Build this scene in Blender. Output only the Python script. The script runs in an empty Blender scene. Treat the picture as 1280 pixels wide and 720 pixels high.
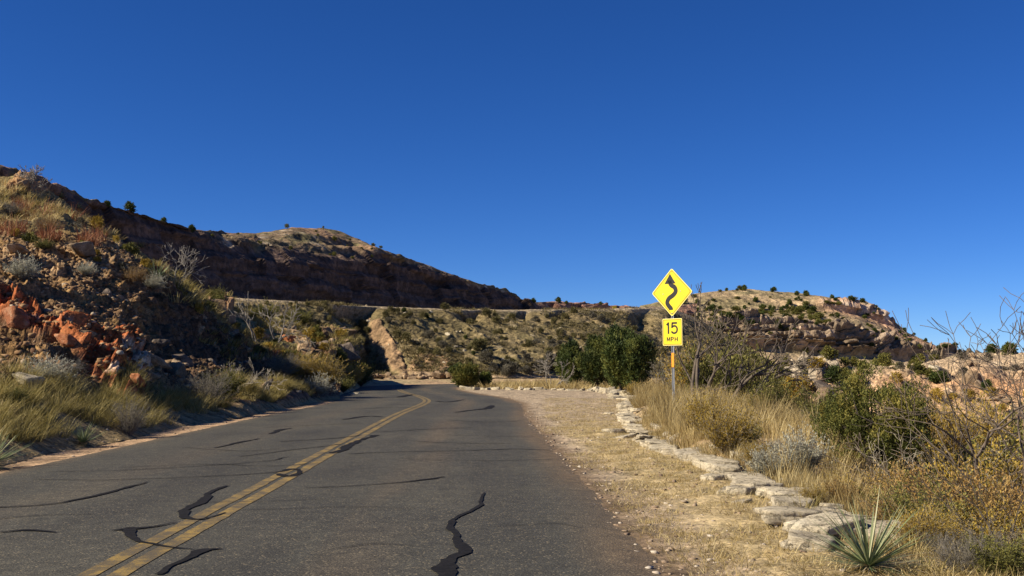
import bpy, math, random
import numpy as np
from mathutils import Vector, Matrix
from mathutils.bvhtree import BVHTree

random.seed(7)
rng = np.random.default_rng(11)
sc = bpy.context.scene
COL = sc.collection

# ------------------------------------------------------------------ camera geometry
CAMZ = 1.3
F = 1280.0                      # focal length in pixels of a 1280 wide picture
TH = math.atan(100.0 / 1280.0)  # pitch upward
CT, ST = math.cos(TH), math.sin(TH)

def P(px, py, d):
    """point seen at pixel (px,py) at ground distance d along +Y (arrays ok)"""
    px, py, d = np.asarray(px, float), np.asarray(py, float), np.asarray(d, float)
    u = (px - 640) / F
    v = (360 - py) / F
    ry = CT - v * ST
    rz = ST + v * CT
    k = d / ry
    return np.stack([u * k, d + 0 * u, CAMZ + rz * k], -1)

def ray(px, py):
    u = (px - 640) / F; v = (360 - py) / F
    return Vector((u, CT - v * ST, ST + v * CT)).normalized()

# ------------------------------------------------------------------ noise
def _h(ix, iy, iz, s):
    n = (ix * 374761393 + iy * 668265263 + iz * 1274126177 + s * 974634777) & 0xffffffff
    n = ((n ^ (n >> 13)) * 1274126177) & 0xffffffff
    n = ((n ^ (n >> 16)) * 2246822519) & 0xffffffff
    return ((n ^ (n >> 15)) & 0xffffff) / float(0xffffff)

def vnoise(p, s=0):
    p = np.asarray(p, float)
    i = np.floor(p).astype(np.int64)
    f = p - i
    f = f * f * f * (f * (f * 6 - 15) + 10)
    out = 0
    for dx in (0, 1):
        wx = f[..., 0] if dx else 1 - f[..., 0]
        for dy in (0, 1):
            wy = f[..., 1] if dy else 1 - f[..., 1]
            for dz in (0, 1):
                wz = f[..., 2] if dz else 1 - f[..., 2]
                out = out + wx * wy * wz * _h(i[..., 0] + dx, i[..., 1] + dy, i[..., 2] + dz, s)
    return out * 2 - 1

ROT = np.array([[0.36, 0.48, -0.8], [-0.8, 0.60, 0.0], [0.48, 0.64, 0.60]])
def fbm(p, o=4, s=0, gain=.5):
    a, t, r = 1.0, 0, 0
    p = np.asarray(p, float)
    for k in range(o):
        t = t + a * vnoise(p, s + k); r += a
        a *= gain; p = (p @ ROT.T) * 2.03 + 5.3
    return t / r

def ridged(p, o=4, s=0):
    a, t, r = 1.0, 0, 0
    p = np.asarray(p, float)
    for k in range(o):
        t = t + a * (1 - 2 * np.abs(vnoise(p, s + k))); r += a
        a *= .5; p = (p @ ROT.T) * 2.1 + 3.7
    return t / r

def block(u, v, s=0):
    """constant value per brick of a rough running bond"""
    row = np.floor(v).astype(np.int64)
    sh = _h(row, row * 0, row * 0, s + 50)
    c = np.floor(u * (.7 + .7 * sh) + sh * 7).astype(np.int64)
    return _h(c, row, row * 0, s) * 2 - 1

def sstep(a, b, x):
    t = np.clip((x - a) / (b - a), 0, 1)
    return t * t * (3 - 2 * t)

# ------------------------------------------------------------------ mesh helpers
def mk(name, V, F_, t=None, col=None, mats=(), smooth=False):
    V = np.ascontiguousarray(V, np.float32)
    if isinstance(F_, np.ndarray):
        groups = [F_]
    else:
        groups = [f for f in F_ if len(f)]
    me = bpy.data.meshes.new(name)
    me.vertices.add(len(V)); me.vertices.foreach_set('co', V.ravel())
    li = np.concatenate([g.ravel() for g in groups]).astype(np.int32)
    tot = np.concatenate([np.full(len(g), g.shape[1]) for g in groups]).astype(np.int32)
    st = np.concatenate([[0], np.cumsum(tot)[:-1]]).astype(np.int32)
    me.loops.add(len(li)); me.loops.foreach_set('vertex_index', li)
    me.polygons.add(len(tot)); me.polygons.foreach_set('loop_start', st)
    me.polygons.foreach_set('loop_total', tot)
    me.update(calc_edges=True)
    if t is not None:
        a = me.attributes.new('t', 'FLOAT', 'POINT'); a.data.foreach_set('value', np.ascontiguousarray(t, np.float32))
    if col is not None:
        a = me.attributes.new('col', 'FLOAT_COLOR', 'POINT')
        c = np.ones((len(V), 4), np.float32); c[:, :3] = col
        a.data.foreach_set('color', c.ravel())
    if smooth:
        me.polygons.foreach_set('use_smooth', np.ones(len(tot), bool))
    for m in (mats if isinstance(mats, (list, tuple)) else [mats]):
        me.materials.append(m)
    me.validate()
    return me

def link(name, data, parent=None, loc=None, rotz=0.0, scale=None):
    o = bpy.data.objects.new(name, data); COL.objects.link(o)
    if loc is not None: o.location = loc
    if rotz: o.rotation_euler = (0, 0, rotz)
    if scale is not None: o.scale = (scale,) * 3 if np.isscalar(scale) else scale
    if parent is not None: o.parent = parent
    return o

def tag(o, label=None, cat=None, group=None, kind=None):
    if label: o['label'] = label
    if cat: o['category'] = cat
    if group: o['group'] = group
    if kind: o['kind'] = kind
    return o

def thing(name, label, cat, loc=(0, 0, 0), rotz=0., group=None, scale=None):
    return tag(link(name, None, None, loc, rotz, scale), label, cat, group)

def dup(root, loc, rotz, scale, label=None, group=None):
    r = root.copy(); COL.objects.link(r)
    r.location = loc; r.rotation_euler = (0, 0, rotz)
    r.scale = (scale,) * 3 if np.isscalar(scale) else scale
    if label: r['label'] = label
    if group: r['group'] = group
    for ch in list(root.children):
        c = ch.copy(); COL.objects.link(c); c.parent = r
        for g in list(ch.children):
            d = g.copy(); COL.objects.link(d); d.parent = c
    return r

class MB:
    """collects vertices and faces"""
    def __init__(s): s.V = []; s.Q = []; s.T = []; s.t = []; s.n = 0
    def add(s, V, Q=None, T=None, t=None):
        V = np.asarray(V, float)
        if Q is not None and len(Q): s.Q.append(np.asarray(Q) + s.n)
        if T is not None and len(T): s.T.append(np.asarray(T) + s.n)
        s.V.append(V); s.t.append(np.zeros(len(V)) if t is None else np.broadcast_to(t, (len(V),)))
        s.n += len(V)
    def mesh(s, name, mat, smooth=False):
        g = []
        if s.Q: g.append(np.concatenate(s.Q))
        if s.T: g.append(np.concatenate(s.T))
        return mk(name, np.concatenate(s.V), g, t=np.concatenate(s.t), mats=mat, smooth=smooth)

def unit(v):
    return v / np.maximum(np.linalg.norm(v, axis=-1, keepdims=True), 1e-9)

def segs(A, B, ra, rb, k=5):
    """frustums for arrays of segments"""
    A, B = np.asarray(A, float), np.asarray(B, float)
    ra, rb = np.asarray(ra, float), np.asarray(rb, float)
    d = unit(B - A)
    ref = np.where(np.abs(d[:, 2:3]) > .9, np.array([[1., 0, 0]]), np.array([[0, 0, 1.]]))
    u = unit(np.cross(d, ref)); w = np.cross(d, u)
    an = np.arange(k) / k * 2 * math.pi
    ring = u[:, None, :] * np.cos(an)[None, :, None] + w[:, None, :] * np.sin(an)[None, :, None]
    V = np.stack([A[:, None] + ring * ra[:, None, None], B[:, None] + ring * rb[:, None, None]], 1)
    n = len(A)
    j = np.arange(k); j2 = (j + 1) % k
    q = np.stack([j, j2, k + j2, k + j], -1)
    Q = (np.arange(n) * 2 * k)[:, None, None] + q[None]
    return V.reshape(-1, 3), Q.reshape(-1, 4)

def blades(R, D, L, W, bend, ns=3, t=None, droop=None):
    """grass blades: roots R, start dirs D, lengths L, widths W, bend toward horizontal dir"""
    n = len(R)
    D = unit(np.asarray(D, float))
    hd = D.copy(); hd[:, 2] = 0; hd = unit(hd + rng.normal(0, .02, hd.shape) * np.array([1, 1, 0]))
    side = np.stack([-hd[:, 1], hd[:, 0], np.zeros(n)], -1)
    tw = rng.uniform(-1, 1, n)[:, None]
    side = unit(side + hd * tw)
    p = np.array(R, float); rows = []
    wk = [1, .8, .5, .08] if ns == 3 else list(np.linspace(1, .1, ns + 1) ** .8)
    for k in range(ns + 1):
        rows.append(p - side * (W * wk[k] / 2)[:, None]); rows.append(p + side * (W * wk[k] / 2)[:, None])
        dk = unit(D + hd * (bend * (k + .3))[:, None] - np.array([0, 0, 1.]) * (bend * k * k * .35)[:, None])
        p = p + dk * (L / ns)[:, None]
    V = np.stack(rows, 1)  # n, 2(ns+1), 3
    q = np.array([[2 * k, 2 * k + 1, 2 * k + 3, 2 * k + 2] for k in range(ns)])
    Q = (np.arange(n) * 2 * (ns + 1))[:, None, None] + q[None]
    tt = rng.random(n) if t is None else t
    return V.reshape(-1, 3), Q.reshape(-1, 4), np.repeat(tt, 2 * (ns + 1))

def leafq(C, D, L, W, t=None):
    """rhombic leaves: base C, direction D"""
    n = len(C); D = unit(np.asarray(D, float))
    s = unit(np.cross(D, rng.normal(0, 1, (n, 3))))
    L = np.broadcast_to(L, (n,))[:, None]; W = np.broadcast_to(W, (n,))[:, None]
    V = np.stack([C, C + D * L * .45 + s * W / 2, C + D * L, C + D * L * .5 - s * W / 2], 1)
    Q = np.arange(4 * n).reshape(n, 4)
    tt = rng.random(n) if t is None else t
    return V.reshape(-1, 3), Q, np.repeat(tt, 4)

# ------------------------------------------------------------------ materials
def new_mat(name):
    m = bpy.data.materials.new(name); m.use_nodes = True
    nt = m.node_tree
    b = nt.nodes['Principled BSDF']
    return m, nt, b

def N(nt, typ, **kw):
    n = nt.nodes.new(typ)
    for k, v in kw.items():
        if k in n.inputs: n.inputs[k].default_value = v
        else: setattr(n, k, v)
    return n

def ramp(nt, fac, stops):
    r = nt.nodes.new('ShaderNodeValToRGB')
    e = r.color_ramp.elements
    while len(e) < len(stops): e.new(.5)
    for i, (p, c) in enumerate(stops):
        e[i].position = p; e[i].color = (*c, 1)
    nt.links.new(fac, r.inputs[0])
    return r.outputs[0]

def mixc(nt, fac, a, b, mode='MIX'):
    m = nt.nodes.new('ShaderNodeMix'); m.data_type = 'RGBA'; m.blend_type = mode
    for s, v in ((0, fac), (6, a), (7, b)):
        if hasattr(v, 'links'): nt.links.new(v, m.inputs[s])
        else: m.inputs[s].default_value = v if s == 0 else (*v, 1)
    return m.outputs[2]

def math_(nt, op, a, b=None):
    m = nt.nodes.new('ShaderNodeMath'); m.operation = op
    for i, v in enumerate((a, b)):
        if v is None: continue
        if hasattr(v, 'links'): nt.links.new(v, m.inputs[i])
        else: m.inputs[i].default_value = v
    return m.outputs[0]

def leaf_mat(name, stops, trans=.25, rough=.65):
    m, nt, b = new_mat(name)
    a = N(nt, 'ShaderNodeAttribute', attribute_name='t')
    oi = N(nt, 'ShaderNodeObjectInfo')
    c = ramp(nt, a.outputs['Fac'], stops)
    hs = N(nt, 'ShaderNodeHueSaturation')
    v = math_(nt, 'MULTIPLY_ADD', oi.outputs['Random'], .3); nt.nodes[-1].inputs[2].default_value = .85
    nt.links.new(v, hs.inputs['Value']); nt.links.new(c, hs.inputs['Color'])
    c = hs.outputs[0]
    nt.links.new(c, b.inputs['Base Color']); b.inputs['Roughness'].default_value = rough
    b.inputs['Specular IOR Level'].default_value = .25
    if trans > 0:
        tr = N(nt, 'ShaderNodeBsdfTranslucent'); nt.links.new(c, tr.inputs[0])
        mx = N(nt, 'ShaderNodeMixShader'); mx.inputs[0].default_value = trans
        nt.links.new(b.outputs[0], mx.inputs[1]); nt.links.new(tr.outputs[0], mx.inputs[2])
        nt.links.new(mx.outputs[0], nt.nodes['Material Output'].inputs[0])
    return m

def soil_mat(name, s1=3., s2=25., bump=.6, bd=.05, var=.55, rough=.95):
    """albedo from the 'col' attribute, broken up by noise, with relief"""
    m, nt, b = new_mat(name)
    tc = N(nt, 'ShaderNodeTexCoord')
    a = N(nt, 'ShaderNodeAttribute', attribute_name='col')
    n1 = N(nt, 'ShaderNodeTexNoise', Scale=s1, Detail=6., Roughness=.65)
    n2 = N(nt, 'ShaderNodeTexNoise', Scale=s2, Detail=4., Roughness=.7)
    vo = N(nt, 'ShaderNodeTexVoronoi', Scale=s2 * .6)
    for n in (n1, n2, vo): nt.links.new(tc.outputs['Object'], n.inputs['Vector'])
    r1 = ramp(nt, n1.outputs[0], [(.3, (1 - var,) * 3), (.5, (1,) * 3), (.72, (1 + var * .6, 1 + var * .55, 1 + var * .5))])
    r2 = ramp(nt, n2.outputs[0], [(.32, (1 - var,) * 3), (.5, (1,) * 3), (.7, (1 + var * .7,) * 3)])
    hv = N(nt, 'ShaderNodeSeparateColor'); nt.links.new(vo.outputs['Color'], hv.inputs[0])
    r3 = ramp(nt, hv.outputs[0], [(0, (.75, .75, .75)), (1, (1.25, 1.22, 1.2))])
    c = mixc(nt, 1., a.outputs['Color'], r1, 'MULTIPLY')
    c = mixc(nt, 1., c, r2, 'MULTIPLY')
    c = mixc(nt, 1., c, r3, 'MULTIPLY')
    nt.links.new(c, b.inputs['Base Color']); b.inputs['Roughness'].default_value = rough
    b.inputs['Specular IOR Level'].default_value = .15
    hgt = math_(nt, 'ADD', n1.outputs[0], math_(nt, 'MULTIPLY', n2.outputs[0], .5))
    hgt = math_(nt, 'SUBTRACT', hgt, math_(nt, 'MULTIPLY', vo.outputs['Distance'], .4))
    bp = N(nt, 'ShaderNodeBump', Strength=bump, Distance=bd)
    nt.links.new(hgt, bp.inputs['Height']); nt.links.new(bp.outputs[0], b.inputs['Normal'])
    return m

def rock_mat(name, c0, c1, c2, s=4., bump=.5, bd=.03):
    m, nt, b = new_mat(name)
    tc = N(nt, 'ShaderNodeTexCoord'); oi = N(nt, 'ShaderNodeObjectInfo')
    ad = N(nt, 'ShaderNodeVectorMath', operation='ADD')
    nt.links.new(tc.outputs['Object'], ad.inputs[0]); nt.links.new(oi.outputs['Location'], ad.inputs[1])
    n1 = N(nt, 'ShaderNodeTexNoise', Scale=s, Detail=8., Roughness=.65)
    n2 = N(nt, 'ShaderNodeTexNoise', Scale=s * 9, Detail=4., Roughness=.7)
    for n in (n1, n2): nt.links.new(ad.outputs[0], n.inputs['Vector'])
    c = ramp(nt, n1.outputs[0], [(.3, c0), (.5, c1), (.68, c2)])
    r2 = ramp(nt, n2.outputs[0], [(.32, (.5,) * 3), (.52, (1.,) * 3), (.72, (1.3,) * 3)])
    c = mixc(nt, 1., c, r2, 'MULTIPLY')
    v = ramp(nt, oi.outputs['Random'], [(0, (.78, .78, .78)), (1, (1.15, 1.12, 1.08))])
    c = mixc(nt, 1., c, v, 'MULTIPLY')
    nt.links.new(c, b.inputs['Base Color']); b.inputs['Roughness'].default_value = .92
    b.inputs['Specular IOR Level'].default_value = .2
    bp = N(nt, 'ShaderNodeBump', Strength=bump, Distance=bd)
    h = math_(nt, 'ADD', n1.outputs[0], math_(nt, 'MULTIPLY', n2.outputs[0], .35))
    nt.links.new(h, bp.inputs['Height']); nt.links.new(bp.outputs[0], b.inputs['Normal'])
    return m

def plain_mat(name, c, rough=.5, metal=0., var=.15, scale=30.):
    m, nt, b = new_mat(name)
    tc = N(nt, 'ShaderNodeTexCoord')
    n1 = N(nt, 'ShaderNodeTexNoise', Scale=scale, Detail=5., Roughness=.6)
    nt.links.new(tc.outputs['Object'], n1.inputs['Vector'])
    r = ramp(nt, n1.outputs[0], [(.3, tuple(x * (1 - var) for x in c)), (.7, tuple(min(1, x * (1 + var)) for x in c))])
    nt.links.new(r, b.inputs['Base Color'])
    b.inputs['Roughness'].default_value = rough; b.inputs['Metallic'].default_value = metal
    return m

# asphalt: speckled aggregate, 't' = dust
def asphalt_mat():
    m, nt, b = new_mat('asphalt')
    tc = N(nt, 'ShaderNodeTexCoord')
    a = N(nt, 'ShaderNodeAttribute', attribute_name='t')
    big = N(nt, 'ShaderNodeTexNoise', Scale=.35, Detail=6., Roughness=.6)
    mid = N(nt, 'ShaderNodeTexNoise', Scale=5., Detail=6., Roughness=.7)
    fine = N(nt, 'ShaderNodeTexNoise', Scale=70., Detail=3., Roughness=.8)
    vo = N(nt, 'ShaderNodeTexVoronoi', Scale=75.)
    for n in (big, mid, fine, vo): nt.links.new(tc.outputs['Object'], n.inputs['Vector'])
    base = ramp(nt, big.outputs[0], [(.3, (.041, .039, .032)), (.55, (.055, .052, .041)), (.72, (.069, .063, .047))])
    dust = math_(nt, 'MULTIPLY', a.outputs['Fac'], math_(nt, 'ADD', mid.outputs[0], .35))
    cl = N(nt, 'ShaderNodeClamp'); nt.links.new(dust, cl.inputs[0])
    c = mixc(nt, cl.outputs[0], base, (.135, .092, .052))
    dk = N(nt, 'ShaderNodeClamp'); nt.links.new(math_(nt, 'MULTIPLY', a.outputs['Fac'], -1.), dk.inputs[0])
    c = mixc(nt, dk.outputs[0], c, (.020, .019, .017))
    r = ramp(nt, mid.outputs[0], [(.3, (.72,) * 3), (.7, (1.28,) * 3)])
    c = mixc(nt, 1., c, r, 'MULTIPLY')
    r = ramp(nt, fine.outputs[0], [(.33, (.35,) * 3), (.5, (1.,) * 3), (.67, (2.1, 2.0, 1.8))])
    c = mixc(nt, 1., c, r, 'MULTIPLY')
    sv = N(nt, 'ShaderNodeSeparateColor'); nt.links.new(vo.outputs['Color'], sv.inputs[0])
    sp = math_(nt, 'GREATER_THAN', sv.outputs[0], .955)
    c = mixc(nt, math_(nt, 'MULTIPLY', sp, .45), c, (.30, .24, .15))
    nt.links.new(c, b.inputs['Base Color']); b.inputs['Roughness'].default_value = .8
    b.inputs['Specular IOR Level'].default_value = .3
    bp = N(nt, 'ShaderNodeBump', Strength=.55, Distance=.006)
    nt.links.new(math_(nt, 'SUBTRACT', fine.outputs[0], vo.outputs['Distance']), bp.inputs['Height'])
    nt.links.new(bp.outputs[0], b.inputs['Normal'])
    return m

def paint_mat():
    m, nt, b = new_mat('yellow_road_paint')
    tc = N(nt, 'ShaderNodeTexCoord')
    mid = N(nt, 'ShaderNodeTexNoise', Scale=3.3, Detail=9., Roughness=.8)
    fine = N(nt, 'ShaderNodeTexNoise', Scale=75., Detail=3., Roughness=.8)
    for n in (mid, fine): nt.links.new(tc.outputs['Object'], n.inputs['Vector'])
    w = math_(nt, 'ADD', mid.outputs[0], math_(nt, 'MULTIPLY', fine.outputs[0], .8))
    k = ramp(nt, w, [(.72, (0, 0, 0)), (.95, (.95, .95, .95))])
    c = mixc(nt, k, (.40, .255, .045), (.07, .056, .034))
    r = ramp(nt, fine.outputs[0], [(.35, (.6,) * 3), (.65, (1.25,) * 3)])
    c = mixc(nt, 1., c, r, 'MULTIPLY')
    nt.links.new(c, b.inputs['Base Color']); b.inputs['Roughness'].default_value = .75
    bp = N(nt, 'ShaderNodeBump', Strength=.4, Distance=.005)
    nt.links.new(fine.outputs[0], bp.inputs['Height']); nt.links.new(bp.outputs[0], b.inputs['Normal'])
    return m

M = {}
M['asphalt'] = asphalt_mat()
M['paint'] = paint_mat()
M['tar_shadow'] = plain_mat('crack_tar_shadow', (.011, .010, .0095), .85, 0, .5, 25); M['tar_shadow'].node_tree.nodes['Principled BSDF'].inputs['Specular IOR Level'].default_value = .15
M['soil'] = soil_mat('ground_soil', 2.5, 28., .6, .03)
M['bluff'] = soil_mat('bluff_rubble', 2.2, 11., 1., .12, .6)
M['slope'] = soil_mat('slope_soil', .6, 3.5, 1., .35, .5)
M['mesa'] = soil_mat('mesa_rock', .35, 1.6, 1., .6, .45)
M['hill'] = soil_mat('hill_rock', .12, .6, 1., 1.2, .4)
def slab_mat():
    m, nt, b = new_mat('pale_sandstone')
    tc = N(nt, 'ShaderNodeTexCoord'); oi = N(nt, 'ShaderNodeObjectInfo')
    ad = N(nt, 'ShaderNodeVectorMath', operation='ADD')
    nt.links.new(tc.outputs['Object'], ad.inputs[0]); nt.links.new(oi.outputs['Location'], ad.inputs[1])
    mp = N(nt, 'ShaderNodeMapping'); mp.inputs['Scale'].default_value = (1, 1, 9); nt.links.new(ad.outputs[0], mp.inputs[0])
    lay = N(nt, 'ShaderNodeTexNoise', Scale=4., Detail=9., Roughness=.7); nt.links.new(mp.outputs[0], lay.inputs['Vector'])
    stn = N(nt, 'ShaderNodeTexNoise', Scale=3.2, Detail=7., Roughness=.72)
    spk = N(nt, 'ShaderNodeTexNoise', Scale=38., Detail=5., Roughness=.8)
    vo = N(nt, 'ShaderNodeTexVoronoi', Scale=3.4, feature='DISTANCE_TO_EDGE')
    dis = N(nt, 'ShaderNodeVectorMath', operation='ADD'); nt.links.new(ad.outputs[0], dis.inputs[0])
    dsc = N(nt, 'ShaderNodeVectorMath', operation='SCALE'); dsc.inputs['Scale'].default_value = .35
    nt.links.new(stn.outputs['Color'], dsc.inputs[0]); nt.links.new(dsc.outputs[0], dis.inputs[1])
    nt.links.new(dis.outputs[0], vo.inputs['Vector'])
    for n in (stn, spk): nt.links.new(ad.outputs[0], n.inputs['Vector'])
    c = ramp(nt, lay.outputs[0], [(.3, (.27, .225, .16)), (.48, (.46, .40, .30)), (.68, (.58, .52, .40))])
    c = mixc(nt, ramp(nt, stn.outputs[0], [(.55, (0, 0, 0)), (.70, (.65, .65, .65))]), c, (.17, .145, .115))
    c = mixc(nt, 1., c, ramp(nt, spk.outputs[0], [(.3, (.45,) * 3), (.5, (1,) * 3), (.7, (1.3,) * 3)]), 'MULTIPLY')
    ck = ramp(nt, vo.outputs['Distance'], [(0, (.35, .33, .3)), (.022, (1, 1, 1))])
    c = mixc(nt, .7, c, mixc(nt, 1., c, ck, 'MULTIPLY'))
    c = mixc(nt, 1., c, ramp(nt, oi.outputs['Random'], [(0, (.82, .80, .77)), (1, (1.15, 1.13, 1.06))]), 'MULTIPLY')
    nt.links.new(c, b.inputs['Base Color']); b.inputs['Roughness'].default_value = .95; b.inputs['Specular IOR Level'].default_value = .15
    h = math_(nt, 'ADD', lay.outputs[0], math_(nt, 'MULTIPLY', spk.outputs[0], .5))
    h = math_(nt, 'ADD', h, math_(nt, 'MINIMUM', math_(nt, 'MULTIPLY', vo.outputs['Distance'], 12.), .35))
    bp = N(nt, 'ShaderNodeBump', Strength=1., Distance=.03)
    nt.links.new(h, bp.inputs['Height']); nt.links.new(bp.outputs[0], b.inputs['Normal'])
    return m
M['slab'] = slab_mat()
M['redrock'] = rock_mat('red_sandstone', (.20, .07, .03), (.36, .135, .06), (.50, .30, .18), 2.5, .9, .08)
M['tanrock'] = rock_mat('tan_sandstone', (.13, .085, .05), (.27, .185, .11), (.40, .31, .21), 2.2, .8, .08)
M['darkrock'] = rock_mat('dark_weathered_rock', (.06, .048, .042), (.14, .11, .09), (.26, .21, .16), 1.8, .8, .08)
M['juniper'] = leaf_mat('juniper_leaf', [(0, (.018, .032, .008)), (.5, (.062, .085, .02)), (1, (.16, .165, .035))], .2)
M['juniper_y'] = leaf_mat('yellow_juniper_leaf', [(0, (.03, .04, .009)), (.5, (.10, .105, .022)), (1, (.23, .19, .04))], .2)
M['olive'] = leaf_mat('olive_leaf', [(0, (.05, .055, .012)), (.5, (.135, .13, .028)), (1, (.25, .22, .055))])
M['sage'] = leaf_mat('sage_leaf', [(0, (.20, .19, .135)), (.5, (.37, .355, .265)), (1, (.52, .50, .39))])
M['greyshrub'] = leaf_mat('grey_shrub_leaf', [(0, (.055, .05, .035)), (.5, (.13, .115, .08)), (1, (.22, .195, .14))])
M['gold'] = leaf_mat('gold_brush_leaf', [(0, (.15, .10, .010)), (.5, (.33, .22, .03)), (1, (.48, .35, .075))])
M['rust'] = leaf_mat('rust_brush_leaf', [(0, (.18, .085, .024)), (.5, (.34, .20, .055)), (1, (.47, .33, .12))])
M['bankolive'] = leaf_mat('bank_scrub_leaf', [(0, (.07, .062, .022)), (.5, (.14, .12, .045)), (1, (.22, .19, .08))])
M['straw'] = leaf_mat('dry_grass', [(0, (.22, .155, .055)), (.5, (.40, .30, .125)), (1, (.56, .46, .24))], .3)
M['grass'] = leaf_mat('olive_grass', [(0, (.13, .11, .028)), (.4, (.27, .215, .062)), (.75, (.42, .335, .125)), (1, (.56, .46, .22))], .3)
M['redgrass'] = leaf_mat('red_grass', [(0, (.15, .05, .025)), (.6, (.30, .11, .05)), (1, (.42, .24, .12))], .3)
M['yucca'] = leaf_mat('yucca_leaf', [(0, (.10, .14, .06)), (.5, (.20, .24, .11)), (.85, (.33, .35, .19)), (1, (.48, .40, .20))], .12, .5)
M['deadyucca'] = leaf_mat('dead_yucca_leaf', [(0, (.22, .16, .08)), (1, (.48, .40, .26))], .15)
M['bark'] = plain_mat('dark_bark', (.055, .042, .032), .9, 0, .5, 12)
M['greybark'] = plain_mat('grey_bark', (.21, .185, .155), .9, 0, .4, 12)
M['palebark'] = plain_mat('pale_twig', (.34, .29, .22), .9, 0, .3, 12)
M['signyellow'] = plain_mat('sign_yellow', (.78, .58, .008), .45, 0, .04, 6)
M['signblack'] = plain_mat('sign_black', (.006, .0055, .005), .5, 0, .1, 20)
M['signedge'] = plain_mat('sign_pale_edge', (.78, .70, .30), .5, 0, .1, 20)
M['steel'] = plain_mat('galvanised_steel', (.30, .31, .33), .5, .6, .2, 25)
M['orange'] = plain_mat('orange_reflector', (.80, .30, .02), .4, 0, .1, 30)

# ------------------------------------------------------------------ road geometry
def catmull(pts, n=12):
    p = np.array(pts, float)
    p = np.vstack([2 * p[0] - p[1], p, 2 * p[-1] - p[-2]])
    out = []
    for i in range(1, len(p) - 2):
        t = np.linspace(0, 1, n, endpoint=False)[:, None]
        a, b, c, d = p[i - 1], p[i], p[i + 1], p[i + 2]
        out.append(.5 * (2 * b + (c - a) * t + (2 * a - 5 * b + 4 * c - d) * t ** 2 + (3 * b - a - 3 * c + d) * t ** 3))
    out.append(p[-2][None])
    return np.vstack(out)

def resample(p, step):
    s = np.concatenate([[0], np.cumsum(np.linalg.norm(np.diff(p, axis=0), axis=1))])
    q = np.arange(0, s[-1], step)
    return np.stack([np.interp(q, s, p[:, k]) for k in range(p.shape[1])], -1)

CL = [(-2.37 + .028 * 14, -14), (-2.37 - .028 * 0, 0), (-2.37 - .028 * 14, 14), (-2.37 - .028 * 28, 28), (-3.25, 39),
      (-4.1, 46), (-5.6, 54), (-6.8, 62), (-7.2, 69), (-6.2, 76), (-2.0, 82.5), (6, 86.5), (18, 88), (34, 87), (60, 84)]
CLr = resample(catmull(CL, 30), .25)
CLt = unit(np.gradient(CLr, axis=0)); CLn = np.stack([CLt[:, 1], -CLt[:, 0]], -1)   # right normal
HWL, HWR = 3.68, 3.5

def road_lat(X, Y):
    """signed lateral distance from the centreline (right positive)"""
    sh = X.shape; q = np.stack([X.ravel(), Y.ravel()], -1)
    best = np.full(len(q), 1e9); lat = np.zeros(len(q))
    pts = CLr[::3]; nn = CLn[::3]; tt = CLt[::3]
    for s in range(0, len(q), 20000):
        d = q[s:s + 20000, None, :] - pts[None]
        i = np.argmin((d ** 2).sum(-1), 1)
        dd = d[np.arange(len(i)), i]
        l = (dd * nn[i]).sum(-1); al = (dd * tt[i]).sum(-1)
        r = np.sqrt((dd ** 2).sum(-1))
        lat[s:s + 20000] = np.where(np.abs(al) < .5, l, np.sign(l) * r)
    return lat.reshape(sh)

# kerb wall line, X as a function of Y
WALL_Y = np.array([-5, 4, 7.6, 8.3, 10, 13, 17, 20, 24, 28, 33, 38, 42, 46])
WALL_X = np.array([2.7, 2.65, 2.62, 2.62, 2.6, 2.55, 2.3, 2.35, 2.65, 3.0, 3.5, 4.2, 4.9, 5.8])
def wall_x(Y): return np.interp(Y, WALL_Y, WALL_X)

def fan_noise(X, Y, f, o=4, s=0):
    return fbm(np.stack([X * f, Y * f, 0 * X + s * 3.1], -1), o, s)

def ground_z(X, Y, lat=None):
    if lat is None: lat = road_lat(X, Y)
    dl = -lat - HWL
    dr = lat - HWR
    n = fan_noise(X, Y, .9, 4, 3); n2 = fan_noise(X, Y, 4., 3, 5)
    zl = -.02 + .016 * n2 + .05 * sstep(.9, 1.8, dl) + .25 * sstep(1.5, 3.5, dl) + (.06 * n + .03 * n2) * sstep(.1, 1.2, dl)
    wx = wall_x(Y)
    behind = X - wx
    near = 1 - sstep(42, 50, Y)
    zr = -.022 + .018 * n2 + (.035 * n + .022 * n2) * sstep(.1, .9, dr) + .03 * sstep(.2, 1.5, dr)
    rise = .24 * sstep(.1, .7, behind) * near * sstep(11., 17., Y) + .10 * sstep(.5, 1.5, behind) * (1 - near)
    xf = 3.0 + 2.2 * sstep(10, 19, Y) + np.clip(Y - 44, 0, 60) * .30
    fall = np.clip(X - xf, 0, None)
    drop = 6.0 * (1 - np.exp(-fall * .055)) * (1 - .3 * sstep(100, 130, Y))
    zr = zr + rise + (.10 * n) * sstep(.3, 2, behind) * near - drop
    z = np.where(lat > 0, zr, zl)
    far = sstep(95, 130, Y)
    z = z * (1 - far) + far * (-.2 - drop) + .25 * n * far
    z = np.where(np.abs(lat + .09) < 3.35, np.minimum(z, -.06), z)
    z = z - 5 * sstep(150, 500, np.hypot(X, Y))
    return z

def axis_pts(lo, a, b, hi, step, g=1.12):
    mid = list(np.arange(a, b, step))
    s, x = step, b; r = []
    while x < hi: r.append(x); s *= g; x += s
    r.append(hi)
    s, x = step, a; l = []
    while x > lo: s *= g; x -= s; l.append(max(x, lo))
    return np.array(l[::-1] + mid + r)

TERRAIN = []   # (V,F) lists for placing plants
def grid_faces(nr, nc):
    i = np.arange(nr * nc).reshape(nr, nc)
    return np.stack([i[:-1, :-1], i[:-1, 1:], i[1:, 1:], i[1:, :-1]], -1).reshape(-1, 4)

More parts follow.
